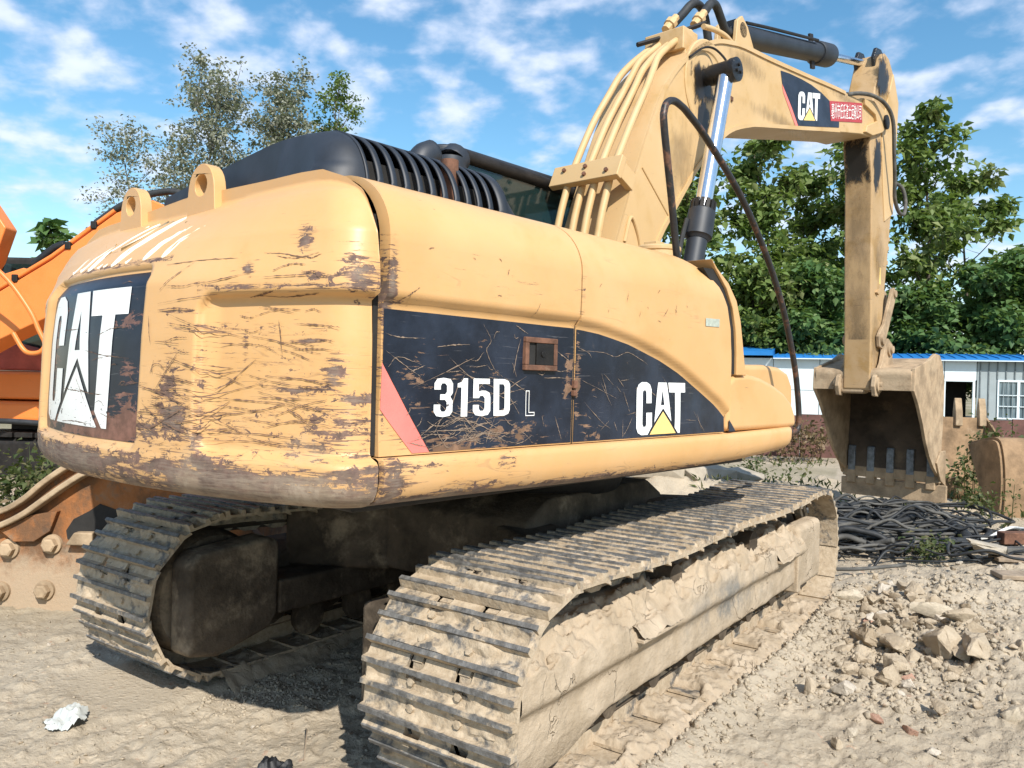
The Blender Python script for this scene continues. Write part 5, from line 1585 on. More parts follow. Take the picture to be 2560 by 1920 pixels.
def tree(name, label, X, Y, h, crown_w, n_limb, leaves, size, mat, bark, seed, group=None, base_frac=.25, upright=.5, trunk_r=.16, spread=.55, cat='tree', lean=0., gap=.0, z0=0., top_only=0., tw_n=(4, 6)):
    """tapered trunk and limbs; leaf clumps gather round the twig ends"""
    r = random.Random(seed); g = np.random.default_rng(seed)
    t = empty(name, L2W(X, Y, z0), LROT)
    tag(t, label, cat, group)
    h *= 1.12
    wood = MB(); clumps = []
    trunk = [np.array([0, 0, -.2])]
    nseg = 9
    d = np.array([lean, 0, 1.])
    for k in range(nseg):
        d = d + np.array([r.uniform(-.09, .09), r.uniform(-.09, .09), .12]); d /= np.linalg.norm(d)
        trunk.append(trunk[-1] + d * h * .92 / nseg)
    trunk = np.array(trunk)
    rad = np.linspace(trunk_r, trunk_r * .12, len(trunk))
    wood.tube(spline(trunk, 2), np.interp(np.linspace(0, 1, (len(trunk) - 1) * 2 + 1), np.linspace(0, 1, len(trunk)), rad), 7)
    for k in range(n_limb):
        f = base_frac + (1 - base_frac) * (k + r.random() * .8) / n_limb
        f = min(f, .98)
        q = f * nseg; i = min(int(q), nseg - 1); p0 = trunk[i] + (trunk[i + 1] - trunk[i]) * (q - i)
        az = k * 2.4 + r.uniform(-.5, .5)
        reach = crown_w * (1 - .55 * max(0, (f - base_frac) / (1 - base_frac)) ** 1.2) * r.uniform(.65, 1.1)
        el = upright + r.uniform(-.2, .25)
        dirv_ = np.array([math.cos(az) * math.cos(el), math.sin(az) * math.cos(el), math.sin(el)])
        pts = [p0]
        for s_ in range(4):
            dirv_ = dirv_ + np.array([r.uniform(-.2, .2), r.uniform(-.2, .2), r.uniform(-.02, .22)]); dirv_ /= np.linalg.norm(dirv_)
            pts.append(pts[-1] + dirv_ * reach / 4)
        lim = spline(pts, 3)
        wood.tube(lim, np.linspace(trunk_r * .38 * (1.1 - f * .6), trunk_r * .07, len(lim)), 5)
        for b_ in range(r.randint(*tw_n)):
            s0 = r.uniform(.3, 1.); j = int(s0 * (len(lim) - 1)); q0 = lim[j]
            a2 = r.uniform(0, 2 * PI); e2_ = r.uniform(-.1, .9) * (.5 + upright)
            dd = np.array([math.cos(a2) * math.cos(e2_), math.sin(a2) * math.cos(e2_), math.sin(e2_)]) * reach * r.uniform(.25, .5)
            tw = spline([q0, q0 + dd * .5 + np.array([0, 0, r.uniform(-.05, .1)]), q0 + dd], 3)
            wood.tube(tw, np.linspace(trunk_r * .1, trunk_r * .03, len(tw)), 4)
            clumps += [tw[-1], tw[len(tw) // 2]]
        clumps.append(lim[-1])
    for q in trunk[-3:]: clumps.append(q)
    wood.build('trunk', M[bark], t, fix=False, smooth=180)
    C = np.array(clumps)
    if gap: C = C[g.random(len(C)) > gap]
    cs_ = g.uniform(.5, 1.5, len(C)); cs_ /= cs_.sum()
    k = g.choice(len(C), leaves, p=cs_)
    off = g.normal(0, 1, (leaves, 3)); off /= np.linalg.norm(off, axis=1)[:, None]
    rad_ = spread * g.random(leaves) ** .6 * (.6 + .8 * g.random(len(C))[k])
    pts = C[k] + off * rad_[:, None] * np.array([1, 1, .7])
    tone = np.clip(g.normal(.42, .2, len(C))[k], 0, 1)
    if top_only: pts_ok = pts[:, 2] > top_only; pts = pts[pts_ok]; tone = tone[pts_ok]
    me = leaf_mesh('crown', pts, size, seed + 5, tone)
    link('crown', me, M[mat], t, smooth=None)
    return t


BG = 'broadleaf trees behind the blue roofed shed'
def px(x, Y): return (x - 1280) / 1998.4 * Y
tree('broadleaf_tree', 'tall leafy tree seen between the boom and the stick, left of the stick', px(1905, 40), 40, 13.0, 3.8, 17, 5000, .42, 'leaf', 'bark', 101, BG, .16, .5, .17, .8, gap=.1)
tree('broadleaf_tree', 'leafy tree directly behind the lift cylinder and the black handrail', px(1745, 39), 39, 12.4, 3.6, 16, 4000, .42, 'leaf', 'bark', 102, BG, .18, .55, .14, .75, gap=.12)
tree('broadleaf_tree', 'tree mostly hidden behind the vertical stick of the yellow excavator', px(2085, 41), 41, 13.6, 3.2, 15, 4000, .42, 'leaf', 'bark', 103, BG, .2, .55, .16, .75, gap=.1)
tree('broadleaf_tree', 'tallest loose crowned tree just right of the stick, sky showing through it', px(2285, 40), 40, 14.8, 3.3, 16, 3400, .44, 'leaf', 'bark', 104, BG, .24, .55, .17, .72, gap=.22)
tree('broadleaf_tree', 'thin tree with a long bare limb reaching right, at the right of the tree row', px(2400, 42), 42, 12.6, 3.6, 12, 2500, .44, 'leaf', 'bark', 105, BG, .3, .45, .13, .62, gap=.25)
tree('broadleaf_tree', 'leafy tree filling the space just left of the stick under the boom', px(2015, 43), 43, 12.6, 3.2, 15, 3800, .42, 'leaf', 'bark', 106, BG, .18, .55, .16, .78, gap=.1)
BB = 'dark bushy trees low behind the shed'
tree('bushy_tree', 'dense dark green bushy tree behind the right end of the blue roof', px(2470, 38), 38, 7.0, 3.4, 16, 9000, .38, 'leaf_dark', 'bark', 111, BB, .1, .4, .13, .85)
tree('bushy_tree', 'dense dark bushy tree at the right edge of the photo', px(2640, 38), 38, 8.2, 3.6, 16, 8000, .38, 'leaf_dark', 'bark', 112, BB, .1, .45, .14, .85)
tree('bushy_tree', 'dark bushy tree directly right of the bucket linkage', px(2300, 39), 39, 5.8, 3.0, 14, 7000, .38, 'leaf_dark', 'bark', 113, BB, .1, .35, .12, .8)
tree('bushy_tree', 'mid green bushy tree left of the bucket above the white shed wall', px(2010, 38), 38, 6.3, 3.2, 14, 7000, .38, 'leaf_dark', 'bark', 114, BB, .1, .4, .12, .8)
tree('bushy_tree', 'mid green bushy tree showing just right of the yellow tank cover', px(1855, 38), 38, 6.6, 3.0, 14, 6500, .38, 'leaf', 'bark', 115, BB, .1, .4, .12, .8)
tree('bushy_tree', 'bushy tree hidden mostly by the front of the yellow housing', px(1700, 39), 39, 6.4, 3.0, 13, 4500, .38, 'leaf_dark', 'bark', 116, BB, .1, .4, .12, .8)
PG = 'sparse poplars behind the yellow counterweight'
tree('poplar_tree', 'tall sparse grey green poplar above the left of the counterweight', px(480, 32), 32, 12.4, 4.3, 36, 12000, .16, 'leaf_grey', 'bark_pale', 121, PG, .2, .8, .11, .42, tw_n=(9, 12))
tree('poplar_tree', 'dense topped grey poplar just left of the black engine hood', px(665, 32), 32, 12.3, 4.0, 36, 12000, .16, 'leaf_grey', 'bark_pale', 122, PG, .25, .9, .11, .42, tw_n=(9, 12))
tree('poplar_tree', 'greener poplar top showing above the black engine hood', px(868, 36), 36, 13.0, 2.6, 22, 6000, .16, 'leaf', 'bark_pale', 123, PG, .3, 1.05, .13, .5, gap=.08)
tree('poplar_tree', 'low thin poplar leaning left above the lifting eyes', px(345, 32), 32, 10.6, 2.8, 22, 4200, .14, 'leaf_grey', 'bark_pale', 124, PG, .25, .8, .1, .6, gap=.2, lean=-.1)
tree('young_tree', 'small tree with big drooping leaves peeping over the orange boom', px(165, 15), 15, 4.35, .55, 7, 260, .26, 'leaf_dark', 'bark', 131, None, .6, .6, .05, .18)
tree('young_tree', 'tuft of big leaves beside the nearer lifting eye above the orange boom', px(262, 15.5), 15.5, 4.75, .6, 7, 260, .24, 'leaf_dark', 'bark', 132, None, .6, .6, .05, .2)


def weed(label, X, Y, w, h, n, size, mat, seed, z=0., group=None, name='weed_bush'):
    g = np.random.default_rng(seed); r = random.Random(seed)
    p = L2W(X, Y, z)
    t = empty(name, (p[0], p[1], z + (float(ground_h(p[0], p[1])) if z == 0 else 0)), LROT)
    tag(t, label, 'weeds', group)
    st = MB(); tips = []
    for k in range(max(6, int(n / 40))):
        a = r.uniform(0, 2 * PI); q = r.random() ** .5 * w * .5
        b0 = np.array([math.cos(a) * q, math.sin(a) * q * .5, -.02]); tp = b0 * 1.4 + np.array([r.uniform(-.1, .1) * w, r.uniform(-.1, .1) * w, h * r.uniform(.5, 1)])
        c = spline([b0, (b0 + tp) / 2 + np.array([0, 0, .1 * h]), tp], 3)
        st.tube(c, np.linspace(.006, .002, len(c)), 4, cap=False)
        tips += list(c[2:])
    st.build('stems', M['leaf_dry'] if mat == 'leaf_dry' else M['leaf_weed'], t, fix=False, smooth=180)['kind'] = 'stuff'
    C = np.array(tips)
    k = g.integers(0, len(C), n)
    pts = C[k] + g.normal(0, .09 * w / 1.0 + .02, (n, 3)) * np.array([1, .7, .7])
    pts[:, 2] = np.abs(pts[:, 2])
    link('leaves', leaf_mesh('leaves', pts, size, seed), M[mat], t, smooth=None)['kind'] = 'stuff'
    return t


weed('green weeds behind the rusty bucket under the orange machine', -4.2, 7.4, 1.3, .75, 900, .075, 'leaf_weed', 201)
weed('dry brown weeds low against the rim of the rusty bucket', -3.9, 6.6, 1.1, .35, 700, .07, 'leaf_dry', 202)
weed('thick green weeds at the left edge beneath the black cable', -5.1, 7.2, 1.2, .8, 800, .075, 'leaf_weed', 203)
weed('dry weed stalks beside the front end of the yellow side rail', px(1960, 15.6), 15.6, 1.6, .75, 380, .10, 'leaf_dry', 204)
weed('brown creeper over the rust red sheet left of the bucket', px(2060, 15.7), 15.7, 1.6, .8, 420, .10, 'leaf_dry', 205)
weed('leafy weeds between the two rusty buckets on the right', px(2440, 9.9), 9.9, .5, 1.05, 420, .065, 'leaf_weed', 206)
weed('low green weeds in front of the ribbed rusty bucket', px(2500, 8.2), 8.2, .7, .4, 260, .05, 'leaf_weed', 207)
weed('weeds growing over the wall beneath the site office window', px(2500, 14.6), 14.6, 1.6, .98, 420, .09, 'leaf_weed', 208)
weed('grass tuft growing through the hose pile on its near side', px(2330, 6.6), 6.6, .55, .22, 300, .05, 'leaf_weed', 209)
weed('small weeds under the bucket beside the concrete blocks', px(1930, 11.5), 11.5, 1.0, .35, 260, .07, 'leaf_weed', 210)

# grass and scrub on the ground further off
g = np.random.default_rng(55)
n = 9000
th_ = g.uniform(-.62, .62, n); d_ = 9 + 14 * g.random(n) ** 1.2
wx_ = CAM[0] + np.cos(YAW + th_) * d_; wy_ = CAM[1] + np.sin(YAW + th_) * d_
ok = fbm(wx_ * .6, wy_ * .6, 3, 91) > .08
pts = np.stack([wx_, wy_, ground_h(wx_, wy_) + .02], 1)[ok]
o = link('grass', leaf_mesh('grass', pts, .11, 56, droop=-.9, aspect=.25), M['leaf_weed'], smooth=None)
tag(o, kind='stuff')

# ------------------------------------------------------------------ shed behind
def facade(t):
    """t = photo bearing (px) -> X, Y on the front wall"""
    a0, a1 = (px(1837, 35.5), 35.5), (px(2558, 31.5), 31.5)
    k = (a1[1] - a0[1]) / (a1[0] - a0[0])
    s_ = (t - 1280) / 1998.4
    Y = (a0[1] - k * a0[0]) / (1 - k * s_)
    return s_ * Y, Y


fa0 = np.array(facade(1837)); fa1 = np.array(facade(2558))
fd = (fa1 - fa0) / np.linalg.norm(fa1 - fa0)
shed = empty('site_office', L2W(*facade(1837)), LROT + math.atan2(fd[1], fd[0]))
tag(shed, 'long low site office with white and grey sheet walls and a blue roof edge', 'building')
def U(t): return float((np.array(facade(t)) - fa0) @ fd)
HT = 2.66
u0, u1 = -6., U(2700)
def shp(mb, name, mat, parent=shed, **kw): return mb.build(name, mat, parent, 0., **kw)
def panel(ua, ub, z0, z1, mat, name='wall_panel'):
    return shp(MB().box((ua + .012, 0, z0), (ub - .012, .06, z1)), name, M[mat], bevel=.006)
ud0, ud1 = U(2360), U(2434)
k = u0
while k < ud0 - .6:
    k2 = min(k + 1.9, ud0)
    if ud0 - k2 < .6: k2 = ud0
    panel(k, k2, -.1, 1.28, 'white_sheet'); panel(k, k2, 1.30, HT, 'white_sheet')
    k = k2
panel(ud0, ud1 + .1, 1.86, HT, 'white_sheet')
wx0, wx1 = U(2493), U(2600)
panel(ud1 + .1, wx0, -.1, HT, 'grey_sheet'); panel(wx0, wx1, -.1, .34, 'grey_sheet'); panel(wx0, wx1, 1.90, HT, 'grey_sheet'); panel(wx1, u1, -.1, HT, 'grey_sheet')
x = ud1 + .22
while x < u1:
    if x < wx0 - .06 or x > wx1:
        shp(MB().box((x - .02, -.035, -.1), (x + .02, -.002, HT - .01)), 'rib', M['grey_dark'])
    else:
        shp(MB().box((x - .02, -.035, 1.92), (x + .02, -.002, HT - .01)), 'rib', M['grey_dark'])
    x += .30
# doorway
dr = shp(MB().box((ud0 - .03, -.05, 1.80), (ud1 + .05, .1, 1.88)).box((ud0 - .04, -.045, -.1), (ud0 + .05, .1, 1.80)).box((ud1 - .04, -.045, -.1), (ud1 + .05, .1, 1.80)), 'door_frame', M['white_sheet'], bevel=.006)
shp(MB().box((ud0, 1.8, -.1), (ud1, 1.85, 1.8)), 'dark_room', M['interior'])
wn = shp(MB().box((wx0, -.05, 1.82), (wx1, .05, 1.90)).box((wx0, -.05, .34), (wx1, .05, .40)).box((wx0, -.048, .40), (wx0 + .06, .05, 1.82)).box((wx1 - .06, -.048, .40), (wx1, .05, 1.82)).box(((wx0 + wx1) / 2 - .05, -.047, .40), ((wx0 + wx1) / 2 + .05, .05, 1.82)), 'window', M['white_sheet'], bevel=.005)
for (a, c) in ((wx0 + .06, (wx0 + wx1) / 2 - .05), ((wx0 + wx1) / 2 + .05, wx1 - .06)):
    shp(MB().box((a, .0, .40), (c, .012, 1.82)), 'pane', M['pane'], wn)
    for z in (.84, 1.28): shp(MB().box((a, -.07, z), (c, -.055, z + .03)), 'security_bar', M['white_sheet'], wn)
    for q in (1, 2, 3): shp(MB().box((a + (c - a) * q / 4 - .008, -.072, .40), (a + (c - a) * q / 4 + .008, -.06, 1.82)), 'security_bar', M['grey_sheet'], wn)
us = U(1932)
rf = shp(MB().prism([(-.35, HT + .0), (-.35, HT + .08), (2.5, HT + .34), (5.2, HT + .16), (5.2, HT)], us, u1, axis='x'), 'roof', M['roof_blue'])
rf2 = shp(MB().prism([(-.5, HT + .10), (-.5, HT + .26), (2.5, HT + .62), (5.2, HT + .25), (5.2, HT + .1)], u0, us - .02, axis='x'), 'roof', M['roof_blue'])
k = us + .1
while k < u1:
    shp(MB().prism([(-.37, HT + .082), (-.37, HT + .11), (2.5, HT + .375), (2.5, HT + .345)], k, k + .05, axis='x'), 'roof_rib', M['roof_blue'], rf)
    k += .38
shp(MB().box((us, -.36, HT - .04), (u1, -.30, HT)), 'gutter', M['white_sheet'], rf)
shp(MB().box((u0, .06, -.1), (u0 + .06, 5, HT)).box((u1 - .06, .06, -.1), (u1, 5, HT)).box((u0, 5, -.1), (ud0, 5.06, HT)).box((ud1 + 1, 5, -.1), (u1, 5.06, HT)), 'back_wall', M['grey_sheet'])
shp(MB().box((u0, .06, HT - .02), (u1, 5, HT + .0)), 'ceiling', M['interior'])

# rust red sheet wall in front of the shed
A_ = L2W(px(1880, 17), 17); 
wl = empty('sheet_wall', A_, LROT - .22)
tag(wl, 'low rust red steel sheet wall standing in front of the site office', 'wall')
for k in range(9):
    MB().box((k * 1.0, 0, -.2), (k * 1.0 + .985, .05, .86 + .03 * (k % 3))).build('sheet', M['rust_wall'], wl, bevel=.006)

# ------------------------------------------------------------------ spare buckets on the right
def spare_bucket(X, Y, rot, prof, w, z, label, mat, teeth, ribs=0):
    p = L2W(X, Y, z)
    t = empty('rusty_bucket', p, LROT + rot)
    tag(t, label, 'digger bucket', 'spare buckets lying in the yard')
    sp_ = spline(prof, 4); in_ = edge_off(sp_, .03)
    MB().prism([tuple(q) for q in sp_] + [tuple(q) for q in in_[::-1]], 0, w).build('shell', M[mat], t, bevel=.004)
    for y in (-.03, w):
        MB().prism([tuple(q) for q in sp_], y, y + .03).build('side_plate', M[mat], t, bevel=.005)
    for k in range(teeth):
        y = .06 + (w - .12) * k / max(1, teeth - 1)
        e = np.array(prof[-1]); d_ = e - np.array(prof[-2]); d_ /= np.linalg.norm(d_); n_ = np.array([-d_[1], d_[0]])
        q = [e - d_ * .12 + n_ * .05, e + d_ * .08 + n_ * .045, e + d_ * .27 + n_ * .012, e + d_ * .27 - n_ * .012, e + d_ * .08 - n_ * .045, e - d_ * .12 - n_ * .05]
        MB().prism([tuple(a) for a in q], y - .05, y + .05).build('tooth', M['bucket_paint'], t, bevel=.012)
    for k in range(ribs):
        y = w * (k + .5) / ribs
        q = edge_off(sp_, -.02)
        MB().prism([tuple(a) for a in sp_] + [tuple(a) for a in q[::-1]], y - .05, y + .05).build('wear_strip', M['bucket_paint'], t, bevel=.006)
    return t


spare_bucket(px(2466, 11.2) - 1.45, 11.2, -PI / 2, [(.9, .38), (.8, .12), (.45, -.02), (.12, .1), (.02, .45), (0, 1.12)], 1.45, -.02,
             'large brown bucket standing with its teeth up just right of the yellow bucket', 'spare_paint', 5)
spare_bucket(px(2503, 8.6), 8.6, -PI / 2 - .05, [(-.6, .86), (-.1, .95), (.04, .84), (.1, .5), (.06, .1), (-.05, -.05)], 1.2, .0,
             'ribbed pale bucket lying at the right edge, its back to the camera', 'spare_paint', 0, 6)

# concrete lumps behind the front of the right track
for k, (x_, Y_, s_, lab) in enumerate(((1765, 11.2, .42, 'pale broken concrete slab standing behind the far end of the right track'), (1850, 11.4, .36, 'pale concrete lump right of the standing slab behind the track'), (1640, 10.6, .34, 'flat concrete piece seen under the yellow side rail'))):
    p = L2W(px(x_, Y_), Y_)
    bm = bmesh.new()
    rr_ = random.Random(900 + k)
    for i in range(26): bm.verts.new((rr_.uniform(-1, 1) * s_ * 1.2, rr_.uniform(-.6, .6) * s_, rr_.uniform(-.3, 1) * s_ * .75))
    h_ = bmesh.ops.convex_hull(bm, input=bm.verts[:])
    bmesh.ops.delete(bm, geom=[q for q in h_['geom_interior'] if isinstance(q, bmesh.types.BMVert)], context='VERTS')
    me = bpy.data.meshes.new('concrete_lump'); bm.to_mesh(me); bm.free()
    o = link('concrete_lump', me, M['concrete'], smooth=20, bevel=.01); o.location = (p[0], p[1], float(ground_h(p[0], p[1])))
    o.rotation_euler[2] = LROT
    tag(o, lab, 'concrete')

# ------------------------------------------------------------------ orange excavator on the left
OR = empty('orange_excavator', L2W(0, 0, 0), LROT)
tag(OR, 'orange excavator standing behind the left of the yellow counterweight', 'excavator')
def org(mb, name, mat, parent=OR, **kw): return mb.build(name, M[mat] if isinstance(mat, str) else mat, parent, 0., **kw)
ob = [(-7.4, 1.1), (-6.6, 1.50), (-6.08, 1.80), (-5.51, 2.08), (-4.72, 2.47), (-4.3, 2.62), (-3.75, 2.35), (-3.3, 1.6), (-2.9, 1.7), (-3.35, 2.75), (-3.9, 3.34), (-4.3, 3.50), (-4.72, 3.34), (-5.48, 2.76), (-6.08, 2.38), (-6.6, 2.06), (-7.4, 1.6)]
bo = org(MB().prism(ob, 9.45, 9.9), 'boom', 'orange', bevel=.02)
for k, (dy, dz_) in enumerate(((9.48, .05), (9.6, .09))):
    org(MB().tube([(-7.3, dy, 1.66 + dz_), (-6.08, dy, 2.38 + dz_), (-5.48, dy, 2.76 + dz_), (-4.75, dy, 3.32 + dz_)], .026, 10), 'oil_pipe', 'faded_red' if k else 'orange', bo)
for q in ((-5.9, 2.53), (-5.28, 2.93), (-4.98, 3.18)):
    org(MB().box((q[0] - .035, 9.43, q[1] - .04), (q[0] + .035, 9.64, q[1] + .05)), 'pipe_clamp', 'dark', bo, bevel=.01)
org(MB().tube(spline([(-4.98, 9.5, 3.22), (-4.7, 9.5, 3.42), (-4.4, 9.5, 3.56), (-4.0, 9.5, 3.6), (-3.6, 9.5, 3.35)], 6), .04, 10), 'boom_hose', 'hose', bo)
org(MB().prism([(-7.4, 3.3), (-6.8, 3.65), (-6.57, 3.55), (-6.34, 3.22), (-6.48, 2.80), (-6.6, 2.6), (-7.4, 2.4)], 9.95, 10.2), 'stick_end', 'orange', bevel=.02)
org(MB().prism([(-6.9, 2.45), (-6.1, 2.72), (-5.7, 2.62), (-5.6, 2.5), (-6.9, 1.9)], 9.92, 10.1), 'boom_foot', 'orange', bevel=.02)
org(MB().tube([(-5.78, 9.6, 2.72), (-5.52, 9.6, 2.93), (-5.40, 9.6, 2.98)], .045, 10), 'black_valve', 'black', bevel=.01)
org(MB().box((-7.6, 10.5, 1.06), (-3.6, 12.6, 1.43)), 'house_side', 'orange', bevel=.05, seg=3)
org(MB().box((-7.6, 10.46, .76), (-3.6, 12.6, 1.04)), 'lower_rail', 'orange', bevel=.07, seg=4)
org(MB().prism([(-5.55, 1.43), (-5.1, 1.9), (-4.2, 1.95), (-4.2, 1.43)], 10.7, 12.4), 'side_cowl', 'faded_red', bevel=.03)
org(MB().prism([(-7.6, 1.44), (-6.2, 1.44), (-5.9, 1.62), (-7.6, 2.0)], 10.6, 12.0), 'floor_panel', 'faded_red', bevel=.03)
cb_ = org(MB().prism([(-7.4, 1.45), (-5.2, 1.45), (-5.0, 2.3), (-5.3, 3.0), (-7.2, 3.0)], 11.0, 12.3), 'cab', 'interior', bevel=.05)
org(MB().prism([(-7.2, 1.6), (-5.4, 1.6), (-5.2, 2.3), (-5.4, 2.9), (-7.0, 2.9)], 10.975, 10.99), 'cab_window', 'glass', cb_)
org(MB().tube(spline([(-6.1, 8.8, 2.85), (-5.63, 8.8, 2.50), (-5.34, 8.8, 2.14), (-5.22, 8.8, 1.9), (-5.15, 8.8, 1.75), (-5.2, 8.8, 1.66), (-5.32, 8.8, 1.645), (-5.40, 8.8, 1.70), (-5.50, 8.8, 1.86)], 6), .026, 10), 'handrail', 'orange')
for k in range(14):
    org(MB().box((-7.4 + k * .27, 10.6, .55), (-7.16 + k * .27, 11.2, .62)), 'track_shoe', 'dark', bevel=.01)
org(MB().box((-7.5, 10.65, -.05), (-3.6, 11.15, .55)), 'track', 'dark', bevel=.1, seg=3)
org(MB().box((-7., 11.2, .3), (-4.2, 13, .75)), 'car_body', 'dark')
# black cable lying from the left edge
c = MB().tube(spline([(-6.4, 7.9, .74), (-5.4, 7.9, .93), (-4.7, 7.9, .94), (-4.3, 7.9, .88), (-3.8, 7.9, .5), (-3.4, 7.9, .02)], 8), .028, 10).build('cable', M['hose'], None, LROT)
c.location = L2W(0, 0, 0)
tag(c, 'thick black cable hanging in front of the orange excavator at the left edge', 'cable')

# ------------------------------------------------------------------ big rusty bucket lying behind the left track
K_ = 4.95 / 5.6
def kz(x_, z_): return ((x_) * K_, 1.49 - (1.49 - z_) * K_)
RB_ = empty('rusty_bucket', L2W(0, 4.95, 0), LROT)
tag(RB_, 'big orange rusty bucket with bolted side plate and curved rims behind the left track', 'digger bucket', 'spare buckets lying in the yard')
def rb(mb, name, mat, parent=RB_, **kw): return mb.build(name, M[mat], parent, 0., **kw)
rim2 = [kz(*q) for q in ((-4.6, .22), (-4.0, .27), (-3.58, .37), (-3.37, .46), (-3.2, .58), (-3.05, .69), (-2.9, .78), (-2.7, .83))]
rim1 = [kz(*q) for q in ((-4.6, .32), (-4.0, .37), (-3.58, .47), (-3.4, .56), (-3.26, .68), (-3.14, .77), (-3.0, .86))]
pl = [kz(-4.6, -.3)] + rim2 + [kz(-2.3, .72), kz(-1.9, .5), kz(-1.7, .3), kz(-1.7, -.3)]
rb(MB().prism(pl, -.03, .06), 'side_plate', 'rust_plate', bevel=.01)
for rm, w_, nm in ((rim2, .16, 'rim'), (rim1, .26, 'rim')):
    s_ = spline(rm, 5); lo_ = edge_off(s_, .018); hi_ = edge_off(s_, -.018)
    rb(MB().prism([tuple(q) for q in lo_] + [tuple(q) for q in hi_[::-1]], -.12, -.02) if nm == 'rim' and w_ < .2 else MB().prism([tuple(q) for q in lo_] + [tuple(q) for q in hi_[::-1]], -.05, .12), nm, 'wood' if False else 'bucket_paint', bevel=.012)
s1, s2 = spline(rim1, 4), spline(rim2, 4)
rb(MB().prism([tuple(q) for q in s1] + [tuple(q) for q in s2[::-1]], .02, .05), 'rim_web', 'rust_plate')
rb(MB().prism([kz(-3.52, .36), kz(-3.42, .28), kz(-3.28, .285), kz(-3.17, .36), kz(-3.12, .50), kz(-3.3, .47)], -.075, -.03), 'gusset', 'rust_plate', bevel=.006)
for (bx, bz) in ((-3.47, .225), (-3.175, .262), (-3.53, -.075), (-3.22, -.06), (-4.0, .18), (-4.05, -.1)):
    q = kz(bx, bz)
    bo_ = rb(MB().lathe([(0, .062), (.018, .06), (.02, .05)], (q[0], -.03, q[1]), (0, -1, 0), 22), 'bolt', 'bucket_paint', smooth=30)
    rb(MB().lathe([(.02, .045), (.055, .044), (.062, .034), (.064, 0)], (q[0], -.03, q[1]), (0, -1, 0), 6), 'bolt_head', 'bucket_paint', bo_, smooth=25)
hq = [kz(*q) for q in ((-3.07, .30), (-3.08, .36), (-3.03, .44), (-2.92, .5), (-2.85, .55), (-2.7, .5), (-2.62, .42), (-2.62, .3))]
rb(MB().prism(hq, -.036, -.0295), 'pocket', 'interior')
rb(MB().prism([kz(-3.05, .27), kz(-2.99, .36), kz(-2.86, .36), kz(-2.86, .27)], -.1, -.038), 'steel_block', 'bucket_paint', bevel=.01)
rb(MB().prism([(-4.0, -.2), (-1.6, -.2), (-1.6, .6), (-2.4, .66), (-2.9, .6), (-4.0, .2)], .06, .9), 'shell', 'rust_plate', bevel=.05)
for k in range(18):
    pass

# ------------------------------------------------------------------ pile of old hoses under the bucket
HG = 'old hydraulic hoses heaped under the bucket'
PC = np.array(L2W(px(2190, 7.8), 7.8))[:2]


def pile_h(x, y):
    return .27 * np.exp(-.5 * (((x - PC[0]) / 1.2) ** 2 + ((y - PC[1]) / .9) ** 2))


r = random.Random(77)
TH_ = YAW - PI / 2
for k in range(150):
    big = k % 7 == 0
    cx_, cy_ = r.gauss(0, .47), r.gauss(0, .6)
    loop = r.random() < .45
    pts = []
    if loop:
        R0 = r.uniform(.22, .6); a0 = r.uniform(0, 6.28); n_ = r.randint(7, 12); arc = r.uniform(2.2, 6.5)
        for i in range(n_):
            a = a0 + arc * i / (n_ - 1); rr2 = R0 * (1 + .12 * math.sin(3 * a + k)) + .02 * i
            pts.append((cx_ + rr2 * math.cos(a), cy_ + .6 * rr2 * math.sin(a)))
    else:
        a = r.uniform(-.7, .7) + (PI if r.random() < .5 else 0); L_ = r.uniform(.7, 1.7); n_ = 7; bend = r.uniform(-.9, .9)
        q = np.array([cx_ - math.cos(a) * L_ * .5, cy_ - math.sin(a) * L_ * .3])
        for i in range(n_):
            pts.append(tuple(q)); q = q + np.array([math.cos(a), math.sin(a) * .6]) * L_ / n_; a += bend / n_ + r.uniform(-.15, .15)
    rad = r.uniform(.008, .0155) if not big else r.uniform(.02, .028)
    lay = r.random() ** 1.3
    P3 = []
    for i, (u_, v_) in enumerate(pts):
        w = np.array(L2W(px(2190, 7.7) + u_, 7.7 + v_))
        h_ = float(ground_h(w[0], w[1])) + rad + pile_h(w[0], w[1]) * (.25 + .75 * lay) + .05 * (1 + math.sin(i * 1.7 + k)) * lay * (1 if k % 3 == 0 else .4)
        if (i in (0, len(pts) - 1)) and r.random() < .5: h_ = float(ground_h(w[0], w[1])) + rad
        P3.append((w[0], w[1], h_))
    sp_ = spline(P3, 5)
    mb = MB()
    if k % 9 == 4:      # spiral guarded hose
        sp_ = spline(P3, 16)
        rv = rad * (1.15 + .18 * np.sign(np.sin(np.arange(len(sp_)) * 1.9)))
        mb.tube(sp_, rv, 8); nm, lb = 'spiral_guarded_hose', 'ribbed spiral guarded grey hose lying in the heap under the bucket'
    else:
        mb.tube(sp_, rad, 7); nm, lb = ('thick_hose', 'thick black rubber hose lying in the heap under the bucket') if big else ('hydraulic_hose', 'thin black hydraulic hose tangled in the heap under the bucket')
    o = mb.build(nm, M['hose_dusty'] if (k % 9 == 4 or k % 5 in (2, 4)) else M['hose'], fix=False, smooth=180)
    if nm == 'hydraulic_hose' and k % 5 in (2, 4): lb = 'dusty grey thin hydraulic hose tangled in the heap under the bucket'
    if nm == 'thick_hose' and (k % 9 == 4 or k % 5 in (2, 4)): lb = 'thick dusty grey hose lying in the heap under the bucket'
    tag(o, lb, 'hose', HG + (' (spiral)' if k % 9 == 4 else (' (thick)' if big else '')) + (' (grey)' if k % 5 in (2, 4) and k % 9 != 4 else ''))
q0 = np.array(L2W(px(2035, 8.2), 8.2, .30)); q1 = np.array(L2W(px(2085, 7.5), 7.5, .14))
o = MB().tube([q0, (q0 + q1) / 2, q1], .05, 14).build('rubber_pipe', M['hose'], fix=False, smooth=40)
